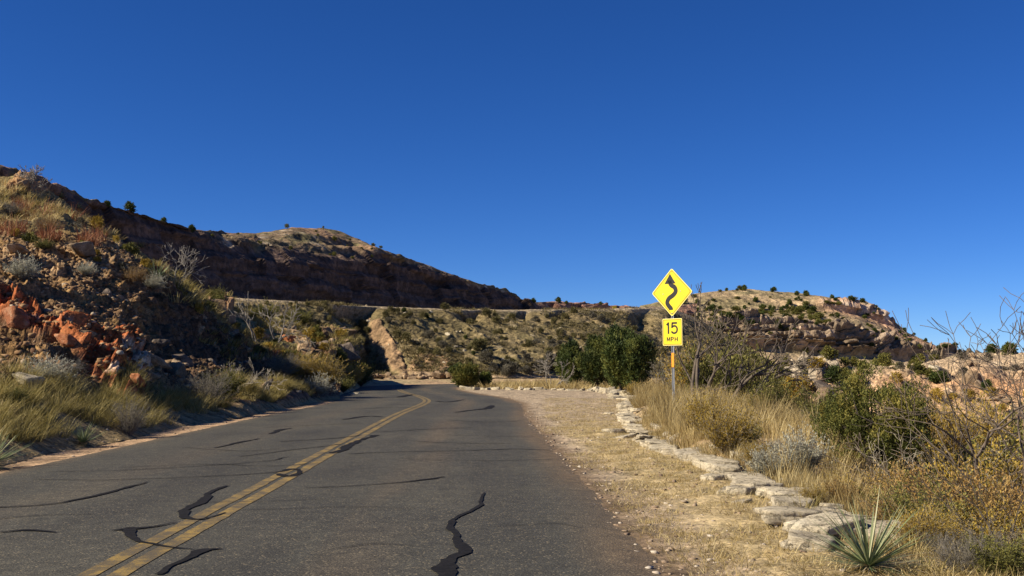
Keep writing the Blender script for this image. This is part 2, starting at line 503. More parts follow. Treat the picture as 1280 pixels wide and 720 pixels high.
def reg(Vg, step):
    v = Vg[::step, ::step]
    TERRAIN.append((v.reshape(-1, 3), grid_faces(*v.shape[:2])))

C = lambda *a: np.array(a, float)
def lerp(a, b, t): return a + (b - a) * t[..., None]

# ---- ground sheet
xs = axis_pts(-2500, -9, 7, 2500, .10, 1.10)
ysa = []
y = -12.
while y < 100: ysa.append(y); y += .12 if y < 3 else (.07 + .0045 * max(0, y - 6))
s = .5
while y < 4000: ysa.append(y); s *= 1.13; y += s
ys = np.array([-400, -150, -60, -30, -18] + ysa)
GX, GY = np.meshgrid(xs, ys)
lat = road_lat(GX, GY)
lat = np.where(np.abs(GX) + np.abs(GY) > 260, np.sign(lat) * 200, lat)
GZ = ground_z(GX, GY, lat)
G = np.stack([GX, GY, GZ], -1)
n1 = fan_noise(GX, GY, .5, 5, 21); n2 = fan_noise(GX, GY, 3., 4, 22); n3 = fan_noise(GX, GY, 1.3, 4, 25)
gravel, straw, dirt, brown = C(.33, .26, .18), C(.37, .29, .16), C(.35, .245, .145), C(.17, .12, .075)
c = lerp(dirt, straw, sstep(-.3, .4, n1))
dr = lat - HWR
sh = np.where((lat > 0) & (GX < wall_x(GY) + .3), 1., 0.) * (GY < 75)
c2 = lerp(gravel, straw, sstep(28, 20, GY) * sstep(.35, .8, dr + .25 * n3))
c2 = lerp(brown, c2, sstep(.05, .5, dr + .25 * n3))
c = c * (1 - sh[..., None]) + c2 * sh[..., None]
sandy = ((lat < 0) * sstep(-2.2, -.4, lat + HWL))[..., None]
c = c * (1 - sandy) + C(.40, .27, .16) * sandy
red = (sstep(5.5, 9, GX) * (GY < 130) * (lat > 0))[..., None]
c = c * (1 - red * .7) + C(.36, .19, .10) * red * .7
c = c * (1 + .35 * n2[..., None])
me = mk('ground', G.reshape(-1, 3), grid_faces(*G.shape[:2]), col=np.clip(c, .02, .8).reshape(-1, 3), mats=M['soil'], smooth=True)
tag(link('ground', me), kind='structure')
reg(G, 2)

# ---- road sheet
offs = np.concatenate([[-HWL - .0], np.linspace(-HWL + .12, HWR - .12, 56), [HWR]])
R2 = CLr[::1]
nn = CLn
jl = .09 * vnoise(np.stack([np.arange(len(R2)) * .35, np.zeros(len(R2)), np.zeros(len(R2))], -1), 4) + .05 * vnoise(np.stack([np.arange(len(R2)) * 1.3, np.zeros(len(R2)), np.zeros(len(R2))], -1), 6)
jr = .14 * vnoise(np.stack([np.arange(len(R2)) * .3, np.ones(len(R2)), np.zeros(len(R2))], -1), 8) + .07 * vnoise(np.stack([np.arange(len(R2)) * 1.2, np.ones(len(R2)), np.zeros(len(R2))], -1), 9)
O = np.repeat(offs[None], len(R2), 0)
O[:, 0] += jl * .6 - .30; O[:, -1] += jr * .6 + .30
XY = R2[:, None, :] + nn[:, None, :] * O[..., None]
Z = .012 - .0012 * O ** 2
Z[:, 0] -= .05; Z[:, -1] -= .05
RV = np.concatenate([XY, Z[..., None]], -1)
dn = fan_noise(RV[..., 0], RV[..., 1] * .25, 1.2, 4, 31)
dust = -.45 * (np.exp(-((O - .72) / .36) ** 2) + np.exp(-((O - 2.45) / .36) ** 2) + np.exp(-((O + 2.7) / .4) ** 2) + np.exp(-((O + 1.0) / .4) ** 2)) * sstep(-.5, .4, dn) + .95 * sstep(2.9, 3.65, O + .3 * dn) + .36 * np.exp(-((O - 1.55) / .38) ** 2) * sstep(-.4, .5, dn + .2) + .12 * np.exp(-((O + 1.9) / .5) ** 2) + .55 * sstep(-3.2, -3.75, O)
rd = tag(link('road', mk('road', RV.reshape(-1, 3), grid_faces(*RV.shape[:2]), t=dust.ravel(), mats=M['asphalt'], smooth=True)), kind='structure')

def road_z(o): return .012 - .0012 * o * o
# double yellow line
for side in (-.095, .095):
    w = .062
    sel = CLr[:, 1] < 78
    idx = np.where(sel)[0]; idx = idx[idx < np.argmax(CLr[:, 1] > 78)]
    j = .008 * vnoise(np.stack([idx * .9, idx * 0., idx * 0. + side], -1), 40)
    a = CLr[idx] + CLn[idx] * (side - w + j)[:, None]; b = CLr[idx] + CLn[idx] * (side + w + j)[:, None]
    z = np.full((len(idx), 1), road_z(side) + .004)
    V = np.stack([np.hstack([a, z]), np.hstack([b, z])], 1)
    tag(link('centre_line', mk('centre_line', V.reshape(-1, 3), grid_faces(len(idx), 2), mats=M['paint']), rd))

def gpix(px, py):
    r = ray(px, py); k = -CAMZ / r.z
    return (r.x * k, r.y * k)

SEAL_SHADOW_LINES = [  # crack seals, plus thin transverse shadow streaks drawn as dark strips
    ([(604, 617), (600, 630), (585, 640), (567, 651), (565, 664), (571, 678), (579, 692), (562, 704), (553, 714), (560, 735)], [.012, .04, .035, .05, .06, .07, .13, .10, .13, .06]),
    ([(282, 609), (262, 618), (248, 630), (231, 640), (236, 651), (258, 651), (284, 643)], [.03, .06, .09, .09, .07, .05, .02]),
    ([(140, 666), (158, 664), (190, 661), (222, 655)], [.02, .07, .05, .015]),
    ([(160, 662), (164, 672), (176, 680), (205, 687), (238, 690)], [.07, .08, .05, .03, .015]),
    ([(276, 688), (252, 691), (238, 700), (215, 710), (190, 722)], [.03, .08, .06, .05, .05]),
    ([(-30, 637), (60, 632), (120, 622), (158, 611), (185, 604)], [.03, .04, .05, .05, .01]),
    ([(40, 600), (150, 601), (280, 596), (345, 592), (365, 588), (378, 591)], [.015, .02, .025, .04, .09, .03]),
    ([(345, 594), (362, 597), (380, 590)], [.05, .09, .04]),
    ([(383, 612), (440, 609), (500, 605), (540, 600), (556, 597)], [.02, .025, .03, .05, .03]),
    ([(60, 590), (180, 588), (330, 578), (360, 572)], [.012, .02, .02, .02]),
    ([(414, 568), (430, 563), (440, 556), (455, 550), (470, 545)], [.06, .10, .09, .05, .08]),
    ([(436, 569), (470, 567), (560, 565), (640, 562), (690, 563)], [.03, .03, .03, .035, .02]),
    ([(520, 553), (580, 555), (640, 555)], [.02, .03, .02]),
    ([(470, 541), (530, 538), (592, 535)], [.02, .03, .02]),
    ([(570, 516), (592, 513), (608, 511), (616, 507)], [.05, .07, .10, .05]),
    ([(545, 502), (560, 503), (580, 500)], [.05, .07, .03]),
    ([(268, 561), (300, 554), (325, 549)], [.02, .05, .02]),
    ([(338, 543), (352, 538), (366, 536)], [.04, .07, .03]),
    ([(350, 553), (420, 549), (452, 545)], [.03, .03, .02]),
    ([(300, 572), (380, 562), (430, 556)], [.02, .025, .02]),
    ([(220, 630), (330, 629), (420, 625)], [.008, .012, .008]),
    ([(0, 668), (35, 665), (75, 668)], [.03, .05, .02]),
    ([(560, 545), (640, 546), (690, 545)], [.012, .02, .012]),
    ([(430, 525), (460, 521), (480, 522)], [.05, .07, .03]),
    ([(-20, 652), (50, 646), (120, 645)], [.010, .016, .010]),
    ([(300, 640), (420, 636), (520, 637)], [.008, .013, .008]),
    ([(150, 585), (260, 582), (340, 584), (400, 580)], [.012, .02, .02, .012]),
    ([(500, 575), (600, 577), (700, 574)], [.010, .018, .010]),
    ([(330, 535), (400, 532), (455, 530)], [.015, .025, .015]),
    ([(440, 512), (490, 510), (530, 511)], [.02, .03, .02]),
    ([(560, 526), (610, 528), (655, 526)], [.015, .025, .015]),
    ([(230, 560), (300, 565), (352, 562)], [.012, .02, .012]),
    ([(620, 660), (690, 655), (730, 661)], [.008, .012, .007]),
    ([(410, 690), (470, 682), (540, 686)], [.006, .011, .006]),
    ([(500, 497), (512, 494), (520, 494)], [.10, .13, .05]),
]
for pts, wd in SEAL_SHADOW_LINES:
    g = np.array([gpix(*p) for p in pts]); gw = np.hstack([g, np.array(wd)[:, None] * .92])
    q = resample(catmull(gw, 10), .05)
    if len(q) < 4: q = catmull(gw, 10)
    tn = unit(np.gradient(q[:, :2], axis=0)); nr = np.stack([tn[:, 1], -tn[:, 0]], -1)
    ar = np.arange(len(q))
    q[:, 2] *= .54 * (1 + np.clip(q[:, 1] - 9, 0, 30) / 14); e1 = 1 + .4 * vnoise(np.stack([ar * .31, ar * 0., ar * 0. + wd[0]], -1), 70); e2 = 1 + .4 * vnoise(np.stack([ar * .27, ar * 0. + 9, ar * 0.], -1), 71)
    e1 = e1 + .22 * vnoise(np.stack([ar * .9, ar * 0. + 3, ar * 0.], -1), 73); e2 = e2 + .22 * vnoise(np.stack([ar * .8, ar * 0. + 4, ar * 0.], -1), 74); wob = .03 * vnoise(np.stack([ar * .15, ar * 0. + 5, ar * 0.], -1), 72)
    ctr = q[:, :2] + nr * wob[:, None]
    a = ctr - nr * (q[:, 2] * e1)[:, None]; b = ctr + nr * (q[:, 2] * e2)[:, None]
    la = road_lat(a[:, 0], a[:, 1]); lb = road_lat(b[:, 0], b[:, 1])
    V = np.stack([np.hstack([a, (road_z(la) + .008)[:, None]]), np.hstack([b, (road_z(lb) + .008)[:, None]])], 1)
    link('seal_shadow_line', mk('seal_shadow_line', V.reshape(-1, 3), grid_faces(len(q), 2), mats=M['tar_shadow']), rd)

# ------------------------------------------------------------------ lofted hills
def smooth1(a, k):
    if k < 2: return a
    ker = np.hanning(k + 2)[1:-1]; ker /= ker.sum()
    return np.convolve(np.pad(a, k // 2, mode='edge'), ker, mode='same')[k // 2:len(a) + k // 2]

def loft(lines, pxs, rows, sm=15):
    """lines bottom to top of (px,py,d); rows: subdivisions per gap. returns grid (rows, cols, 3), v param"""
    L = []
    for ln in lines:
        a = np.array(ln, float)
        L.append(P(pxs, smooth1(np.interp(pxs, a[:, 0], a[:, 1]), sm), smooth1(np.interp(pxs, a[:, 0], a[:, 2]), sm)))
    L = np.array(L)
    out, vv = [], []
    Lp = np.concatenate([L[:1] * 2 - L[1:2], L, L[-1:] * 2 - L[-2:-1]])
    for i, r in enumerate(rows):
        for t in np.linspace(0, 1, r, endpoint=(i == len(rows) - 1)):
            a, b, c, d = Lp[i], Lp[i + 1], Lp[i + 2], Lp[i + 3]
            cr = .5 * (2 * b + (c - a) * t + (2 * a - 5 * b + 4 * c - d) * t * t + (3 * b - a - 3 * c + d) * t ** 3)
            li = b + (c - b) * t
            out.append(cr * .6 + li * .4); vv.append(i + t)
    return np.array(out), np.array(vv)

def gnormals(G):
    du = np.gradient(G, axis=1); dv = np.gradient(G, axis=0)
    n = unit(np.cross(du, dv))
    return n

def finish(name, G, col, mat, smooth=True, st=3):
    me = mk(name, G.reshape(-1, 3), grid_faces(*G.shape[:2]), col=np.clip(col, .01, .85).reshape(-1, 3), mats=mat, smooth=smooth)
    o = tag(link(name, me), kind='structure')
    reg(G, st)
    return o

def addmix(c, target, w):
    return c * (1 - w[..., None]) + np.asarray(target) * w[..., None]

# ---- near bluff left of the road
pxs = np.concatenate([np.linspace(-420, -20, 130, endpoint=False), np.linspace(-20, 425, 560)])
bl = [
    [(-420, 680, 7.8), (-250, 640, 9.3), (0, 582, 13.8), (150, 551, 18.5), (300, 522, 27), (370, 508, 35), (425, 499, 43)],
    [(-420, 545, 11), (-250, 510, 14.5), (0, 484, 19), (80, 480, 21.5), (170, 491, 25), (300, 494, 30.5), (370, 497, 37), (425, 494, 46)],
    [(-420, 480, 16), (-250, 445, 20), (0, 425, 25), (80, 422, 26.8), (170, 455, 29), (250, 468, 33), (330, 485, 38), (425, 490, 48)],
    [(-420, 410, 23), (-250, 380, 27), (0, 352, 31), (90, 354, 33), (170, 385, 34.5), (225, 425, 37), (300, 460, 41), (425, 486, 50)],
    [(-420, 350, 29), (-250, 325, 33), (0, 308, 37), (90, 308, 38.5), (170, 332, 39), (215, 362, 40), (255, 405, 42), (310, 445, 46), (425, 482, 52)],
    [(-420, 265, 36), (-250, 258, 40), (0, 262, 43), (70, 275, 44), (110, 292, 44.5), (200, 336, 44.5), (240, 372, 44.5), (272, 415, 45.5), (330, 452, 48), (425, 479, 54)],
    [(-420, 190, 40), (-250, 196, 44), (0, 224, 47.5), (30, 226, 48), (50, 240, 48), (110, 288, 48), (200, 334, 47.5), (246, 371, 48), (280, 415, 49), (335, 452, 52), (425, 477, 57)],
    [(-420, 250, 50), (-250, 260, 53), (0, 285, 56), (50, 300, 56), (110, 330, 56), (200, 370, 56), (246, 400, 56.5), (280, 440, 57), (335, 465, 60), (425, 485, 64)],
]
G, vv = loft(bl, pxs, [40, 70, 90, 80, 70, 50, 20])
Nn = gnormals(G)
v2 = vv[:, None] + 0 * G[..., 0]
amp = sstep(.3, 1.3, v2) * (1 - .5 * sstep(5.5, 6.5, v2))
rough = sstep(.9, 1.4, v2 + .3 * fbm(G * .4, 3, 2)) * (1 - .65 * sstep(3.6, 4.6, v2 + .5 * fbm(G * .25, 3, 1)))
d = amp * (.42 * fbm(G * .33, 3, 90) + .34 * ridged(G * np.array([.6, .6, .45]), 3, 91)) + rough * (.20 * ridged(G * 1.3, 3, 92) + .13 * fbm(G * 3.6, 3, 94) + .09 * fbm(G * 9, 3, 93)) + amp * .05 * fbm(G * 8, 3, 95)
# red ledge outcrop with vertical flutes
pxg = 640 + G[..., 0] / G[..., 1] * F; pyg = 460 - (G[..., 2] - CAMZ) / G[..., 1] * F
def blob(cx, cy, rx, ry, s, k=.35):
    q = ((pxg - cx) / rx) ** 2 + ((pyg - cy) / ry) ** 2 + k * 2 * fbm(G * .9, 4, s)
    return 1 - sstep(.75, 1.1, q)
lin = 396 + (pxg + 10) * .46; out1 = 1 - sstep(.7, 1.15, ((pyg - lin) / np.interp(pxg, [-40, 40, 70, 110, 150, 185], [26, 20, 12, 30, 34, 12])) ** 2 + .7 * fbm(G * .8, 4, 5))
out1 = out1 * sstep(192, 176, pxg) * sstep(-120, -60, pxg)
d = d + out1 * (.28 + .22 * block(pxg * .06 + .6 * G[..., 2], G[..., 2] * 2.2, 3) + .16 * ridged(G * np.array([2.2, 2.2, .7]), 3, 7))
out2 = blob(112, 330, 45, 18, 9) + blob(40, 340, 50, 14, 10)
out2 = np.clip(out2, 0, 1)
d = d + out2 * (.10 + .10 * block(pxg * .05, G[..., 2] * 1.8, 5))
toprock = blob(28, 235, 30, 12, 14)
d = d + toprock * (.2 + .25 * block(pxg * .08, G[..., 2] * 2, 6))
G = G + Nn * d[..., None]
n1 = fbm(G * .5, 4, 60); n2 = fbm(G * 2.2, 4, 61); n3 = ridged(G * 1.2, 3, 62)
c = lerp(C(.20, .115, .048), C(.31, .19, .08), sstep(-.4, .4, n1))
c = addmix(c, C(.13, .085, .058), sstep(.05, .45, n3) * .6)
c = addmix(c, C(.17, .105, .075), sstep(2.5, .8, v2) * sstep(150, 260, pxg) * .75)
c = addmix(c, C(.085, .055, .038), sstep(165, 230, pxg + 40 * n1) * sstep(1.2, 2., v2) * .8)  # right flank albedo darkened to paint in its cast shadow
c = addmix(c, C(.40, .31, .19), sstep(.42, .6, n2) * .5 * rough)
c = addmix(c, C(.24, .20, .09), sstep(3.7, 4.6, v2 + .5 * n1) * .7)
c = addmix(c, C(.40, .125, .045), out1 * sstep(-.6, .0, n2 + .3))
c = addmix(c, C(.52, .40, .29), out1 * sstep(.25, .4, fbm(G * np.array([.8, .8, 1.6]), 3, 66)))
c = addmix(c, C(.33, .22, .12), out2 * .6)
c = addmix(c, C(.42, .24, .12), toprock * .8)
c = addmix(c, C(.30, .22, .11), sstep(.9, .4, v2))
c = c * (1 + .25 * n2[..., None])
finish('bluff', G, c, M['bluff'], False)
BLUFF = G

# ---- promontory behind it
pxs = np.linspace(215, 458, 420)
pl = [
    [(215, 530, 27), (250, 525, 29), (330, 514, 33), (380, 503, 40), (420, 497, 46), (447, 486, 62), (458, 478, 84)],
    [(215, 500, 36), (250, 490, 40), (330, 485, 44), (380, 480, 49), (420, 478, 53), (440, 476, 64), (458, 474, 86)],
    [(215, 440, 46), (250, 440, 50), (330, 445, 54), (380, 450, 57), (420, 457, 60), (440, 463, 70), (458, 470, 88)],
    [(215, 395, 56), (250, 400, 58), (290, 402, 60), (350, 415, 63), (400, 432, 66), (432, 446, 71), (447, 456, 80), (458, 468, 90)],
    [(215, 372, 64), (262, 376, 66), (300, 384, 69), (350, 398, 71), (400, 418, 72), (430, 436, 75), (447, 452, 83), (458, 466, 92)],
    [(215, 400, 78), (300, 410, 80), (400, 440, 82), (430, 455, 84), (447, 470, 90), (458, 475, 98)],
]
G, vv = loft(pl, pxs, [40, 60, 60, 50, 30])
Nn = gnormals(G); v2 = vv[:, None] + 0 * G[..., 0]
amp = sstep(.2, 1.0, v2)
pxg = 640 + G[..., 0] / G[..., 1] * F; pyg = 460 - (G[..., 2] - CAMZ) / G[..., 1] * F
d = amp * (.5 * fbm(G * .2, 3, 190) + .25 * fbm(G * .8, 4, 191) + .08 * ridged(G * 2.5, 3, 192))
orock = np.clip(blob(272, 388, 17, 24, 19, .2) + blob(412, 440, 30, 18, 20, .2), 0, 1)
d = d + orock * (.55 + .5 * block(pxg * .1, G[..., 2] * 1.1, 8) + .3 * ridged(G * .9, 3, 17))
G = G + Nn * d[..., None]
n1 = fbm(G * .25, 4, 160); n2 = fbm(G * 1.1, 4, 161)
c = lerp(C(.27, .20, .105), C(.24, .205, .09), sstep(-.3, .3, n1))
c = addmix(c, C(.36, .24, .14), sstep(.2, .5, n2) * .6)
c = addmix(c, C(.26, .16, .09), orock)
c = addmix(c, C(.36, .26, .15), sstep(.6, .1, v2))
c = c * (1 + .3 * n2[..., None])
finish('promontory', G, c, M['slope'])
PROM = G

# ---- far bank with the shelf road on top
pxs = np.linspace(150, 960, 640)
kl = [
    [(150, 480, 70), (400, 474, 88), (470, 473, 97), (560, 472, 97), (650, 472, 99), (750, 474, 105), (860, 476, 118), (960, 478, 130)],
    [(150, 420, 80), (300, 425, 88), (400, 428, 96), (470, 428, 104), (560, 430, 108), (650, 431, 113), (750, 431, 122), (860, 440, 140), (960, 462, 155)],
    [(150, 366, 86), (220, 368, 90), (280, 373, 94), (400, 380, 105), (440, 383, 110), (500, 386, 116), (600, 388, 126), (700, 388, 139), (800, 386, 153), (835, 386, 160), (860, 395, 168), (900, 415, 176), (960, 452, 190)],
    [(150, 366, 92), (220, 368, 97), (280, 373, 101), (400, 380, 112), (440, 383, 117), (500, 386, 123), (600, 388, 133), (700, 388, 146), (800, 386, 160), (835, 386, 167), (860, 395, 175), (900, 416, 183), (960, 453, 197)],
    [(150, 372, 140), (300, 378, 150), (600, 391, 190), (700, 391, 210), (835, 390, 240), (900, 430, 240), (960, 460, 240)],
]
# shelf rows keep their height: replace py so that z is constant behind the edge
def zkeep(edge, line):
    e = np.array(edge, float); r = []
    for (px, py, dd) in line:
        pe = np.interp(px, e[:, 0], e[:, 1]); de = np.interp(px, e[:, 0], e[:, 2])
        z = (460 - pe) / F * de
        r.append((px, 460 - z / dd * F, dd))
    return r
kl[3] = zkeep(kl[2], kl[3]); kl[4] = zkeep(kl[2], kl[4])
G, vv = loft(kl, pxs, [80, 90, 14, 10], 9)
Nn = gnormals(G); v2 = vv[:, None] + 0 * G[..., 0]
pxg = 640 + G[..., 0] / G[..., 1] * F; pyg = 460 - (G[..., 2] - CAMZ) / G[..., 1] * F
amp = sstep(.05, .5, v2) * (1 - .85 * sstep(1.75, 2.0, v2))
# slanting rills run down to the right
ril = ridged(np.stack([(G[..., 0] * .9 + G[..., 2] * 1.1) * .22, G[..., 1] * .02, G[..., 2] * .05], -1), 3, 290)
d = amp * (.55 * ril + .7 * fbm(G * .09, 3, 291) + .35 * fbm(G * .35, 4, 292) + .15 * ridged(G * 1.1, 3, 293))
# a gully down the left part and notches under the rim
gx = 452 + (pyg - 390) * .33 + 6 * fbm(G * .12, 3, 30)
gul = np.exp(-((pxg - gx) / 13) ** 2) * sstep(.1, .35, v2) * (1 - sstep(1.93, 2.0, v2))
d = d - 1.9 * gul
for (nx, ny, rx, ry, dep) in ((437, 391, 20, 9, 2.5), (590, 395, 12, 6, 2.0), (700, 394, 9, 5, 1.6), (802, 400, 12, 10, 2.6), (760, 402, 8, 6, 1.6), (655, 393, 6, 4, 1.2)):
    d = d - dep * np.exp(-((pxg - nx) / rx) ** 2 - ((pyg - ny) / ry) ** 2) * (1 - sstep(1.96, 2.0, v2))
reds = 1 - sstep(.8, 1.25, ((pxg - (478 + (pyg - 420) * .55)) / np.interp(pyg, [385, 420, 465], [4, 7, 11])) ** 2 + ((pyg - 430) / 44) ** 2 + .8 * fbm(G * .5, 4, 33))
reds2 = 1 - sstep(.7, 1.2, ((pxg - 538) / 30) ** 2 + ((pyg - 460) / 14) ** 2 + .8 * fbm(G * .5, 4, 34))
reds = np.clip(reds + reds2, 0, 1)
d = d + reds * (.15 + .3 * ridged(G * .7, 3, 35))
G = G + Nn * d[..., None]
n1 = fbm(G * .12, 4, 260); n2 = fbm(G * .8, 4, 261)
c = lerp(C(.165, .13, .062), C(.235, .18, .092), sstep(-.3, .3, n1))
c = addmix(c, C(.12, .105, .05), sstep(.0, .45, fbm(G * np.array([.2, .2, .2]), 4, 262)) * .8)
c = addmix(c, C(.38, .31, .21), sstep(.38, .58, n2) * .45)
c = addmix(c, C(.30, .19, .11), reds * .75)
c = addmix(c, C(.40, .32, .21), sstep(1.9, 2.0, v2) * .7)
c = addmix(c, C(.40, .29, .18), sstep(.12, .02, v2))
c = c * (1 + .3 * n2[..., None])
finish('bank', G, c, M['slope'], False)
BANK = G

# ---- mesa behind the shelf
pxs = np.linspace(-300, 870, 900)
mbase = [(-300, 400, 70), (0, 392, 86), (150, 386, 102), (280, 378, 119), (440, 388, 148), (600, 391, 180), (665, 391, 205), (760, 390, 232), (870, 392, 250)]
def mrow(pts, dd):
    bx = np.array(mbase, float)
    return [(a, b, float(np.interp(a, bx[:, 0], bx[:, 2])) + dd) for a, b in pts]
mface = mrow([(-300, 300), (0, 300), (150, 318), (280, 335), (380, 345), (440, 352), (530, 364), (600, 377), (640, 383), (665, 386), (760, 388), (870, 390)], 2.5)
mrim = mrow([(-300, 216), (0, 228), (50, 239), (110, 258), (150, 267), (240, 294), (270, 308), (320, 325), (400, 325), (440, 322), (470, 322), (530, 338), (600, 360), (640, 373), (665, 381), (700, 381), (780, 387), (870, 386)], 5.5)
mtop = mrow([(-300, 210), (0, 221), (50, 235), (110, 254), (150, 262), (240, 287)], 7.5) + mrow([(275, 290), (320, 292), (350, 288), (365, 284), (400, 284), (428, 290), (440, 295)], 24) + mrow([(470, 309), (500, 320), (530, 331), (600, 355), (640, 370), (665, 379), (700, 377), (780, 385), (870, 383)], 10)
mback = [(a, b + 25, d + 40) for a, b, d in mtop]
mback2 = [(a, b + 60, d + 90) for a, b, d in mtop]
G, vv = loft([mbase, mface, mrim, mtop, mback, mback2], pxs, [80, 90, 70, 10, 6], 7)
Nn = gnormals(G); v2 = vv[:, None] + 0 * G[..., 0]
pxg = 640 + G[..., 0] / G[..., 1] * F
along = G[..., 0] * .36 + G[..., 1] * .93
fa = sstep(.05, .4, v2) * (1 - sstep(2.6, 3.0, v2))
led = np.abs(((G[..., 2] + .8 * fbm(G * .06, 3, 301)) * .42) % 1 - .5) * 2
d = fa * (.9 * block(along * .22, G[..., 2] * .55 + .5 * fbm(G * .05, 2, 3), 9) * sstep(2.6, 1.8, v2) + 1.2 * fbm(G * .06, 3, 302) + .7 * ridged(G * np.array([.16, .16, .1]), 4, 303) + .25 * fbm(G * .7, 4, 304) + .5 * (led - .5))
d = np.where(v2 > 2.6, d * .35 + .3 * fbm(G * .25, 4, 305) * sstep(2.6, 3, v2), d)
G = G + Nn * d[..., None]
n1 = fbm(G * .08, 4, 360); n2 = fbm(G * .5, 4, 361)
st = fbm(np.stack([along * .02, 0 * along, G[..., 2] * 1.7], -1), 3, 365)
c = lerp(C(.085, .06, .05), C(.13, .088, .068), sstep(-.4, .4, st))  # dark face albedo, deepened to carry the shade of the cliff
cap = sstep(2.0, 2.3, v2 + .2 * n2) * sstep(240, 290, pxg)
c = addmix(c, C(.20, .145, .09), cap)
c = addmix(c, C(.36, .30, .22), cap * sstep(.22, .42, n2))
c = addmix(c, C(.11, .095, .05), cap * sstep(.1, .3, fbm(G * .35, 4, 371)) * .8)
c = addmix(c, C(.27, .165, .10), sstep(2.0, 2.3, v2) * sstep(.1, .4, n1) * .7)
c = addmix(c, C(.14, .125, .06), sstep(2.2, 2.6, v2) * sstep(.15, .35, fbm(G * .3, 4, 369)) * .8)
c = addmix(c, C(.36, .20, .14), sstep(660, 700, pxg) * .7)
c = c * (1 + .3 * n2[..., None])
finish('mesa', G, c, M['mesa'], False)
MESA = G

# ---- far right hill
pxs = np.linspace(800, 1420, 640)
hl = [
    [(800, 478, 280), (900, 474, 280), (1000, 470, 285), (1100, 468, 290), (1200, 468, 300), (1420, 470, 310)],
    [(800, 440, 318), (870, 442, 318), (930, 438, 320), (1000, 445, 322), (1060, 450, 326), (1110, 452, 332), (1160, 455, 338), (1210, 458, 342), (1420, 464, 350)],
    [(800, 415, 325), (870, 410, 324), (930, 403, 326), (980, 405, 328), (1040, 412, 331), (1075, 420, 335), (1110, 432, 341), (1160, 446, 346), (1210, 454, 350), (1420, 463, 356)],
    [(800, 398, 352), (870, 394, 356), (930, 388, 362), (1000, 390, 366), (1040, 391, 368), (1075, 396, 370), (1105, 408, 372), (1130, 424, 370), (1165, 440, 368), (1210, 452, 366), (1420, 462, 364)],
    [(800, 388, 362), (850, 378, 370), (900, 372, 376), (930, 372, 378), (1000, 378, 376), (1040, 380, 374), (1075, 382, 374), (1100, 390, 375), (1115, 402, 376), (1135, 419, 374), (1180, 440, 372), (1210, 451, 370), (1420, 462, 368)],
    [(800, 384, 385), (850, 373, 395), (870, 368, 402), (930, 362, 410), (1000, 369, 405), (1040, 374, 400), (1080, 378, 394), (1100, 387, 386), (1115, 400, 384), (1135, 417, 382), (1180, 438, 378), (1210, 450, 376), (1420, 461, 374)],
    [(800, 420, 470), (930, 410, 480), (1080, 420, 460), (1180, 450, 440), (1420, 470, 430)],
]
pxs = np.linspace(800, 1420, 900)
G, vv = loft(hl, pxs, [60, 130, 70, 80, 60, 8], 7)
Nn = gnormals(G); v2 = vv[:, None] + 0 * G[..., 0]
pxg = 640 + G[..., 0] / G[..., 1] * F
cl1 = sstep(1.0, 1.15, v2) * (1 - sstep(1.95, 2.1, v2)); cl2 = sstep(3.1, 3.3, v2) * (1 - sstep(3.9, 4.05, v2)) * sstep(985, 1040, pxg) * (1 - sstep(1112, 1125, pxg))
e = 1 - sstep(1120, 1200, pxg) * .6
wob = 1.2 * fbm(G * .05, 3, 3)
d = e * (1.2 * fbm(G * .025, 3, 401) + .6 * fbm(G * .12, 4, 402) + .4 * ridged(G * .35, 3, 403))
bed = G[..., 2] + wob * .8
lip = np.abs((bed * .17) % 1 - .35)
saw = (bed * .42) % 1
d = d + cl1 * (1.7 * block(G[..., 0] * .17 + .5 * wob, bed * .26, 11) + 1.2 * block(G[..., 0] * .36 + wob, bed * .84, 12) + 1.3 * sstep(.0, .25, saw) * sstep(1., .8, saw) + 1.1 * ridged(np.stack([G[..., 0] * .16, G[..., 1] * .03, G[..., 2] * .05], -1), 3, 13) - 2.2 * sstep(.12, .0, lip) + 1.8)
d = d + cl2 * (1.6 * block(G[..., 0] * .3, G[..., 2] * .4, 14) + 1.8 * ridged(np.stack([G[..., 0] * .12, G[..., 1] * .03, G[..., 2] * .03], -1), 3, 15) + 1.)
d = d * (1 - .6 * sstep(4.3, 5, v2)) * sstep(0, .5, v2)
G = G + Nn * d[..., None]
n1 = fbm(G * .03, 4, 460); n2 = fbm(G * .22, 4, 461)
c = lerp(C(.33, .245, .145), C(.29, .235, .13), sstep(-.3, .3, n1))
c = addmix(c, C(.13, .12, .055), sstep(.05, .35, fbm(G * np.array([.1, .1, .16]), 4, 462)) * .55)
c = addmix(c, C(.215, .16, .11), cl1 * .9)
c = addmix(c, C(.36, .27, .18), (1 - cl1) * sstep(.0, .5, v2) * sstep(1.1, .9, v2) * .6)
c = addmix(c, C(.38, .29, .21), cl1 * sstep(.1, .4, n2))
c = addmix(c, C(.42, .255, .17), sstep(2.6, 3.2, v2) * sstep(4.4, 4.0, v2) * sstep(1000, 1060, pxg) * .85)
c = addmix(c, C(.46, .36, .27), cl2 * sstep(-.2, .3, n2))
c = addmix(c, C(.50, .45, .35), sstep(4.4, 5.0, v2) * sstep(.0, .4, n1 + .4 * n2) * .7)
c = c * (1 + .25 * n2[..., None])
finish('hill', G, c, M['hill'], False)
HILL = G

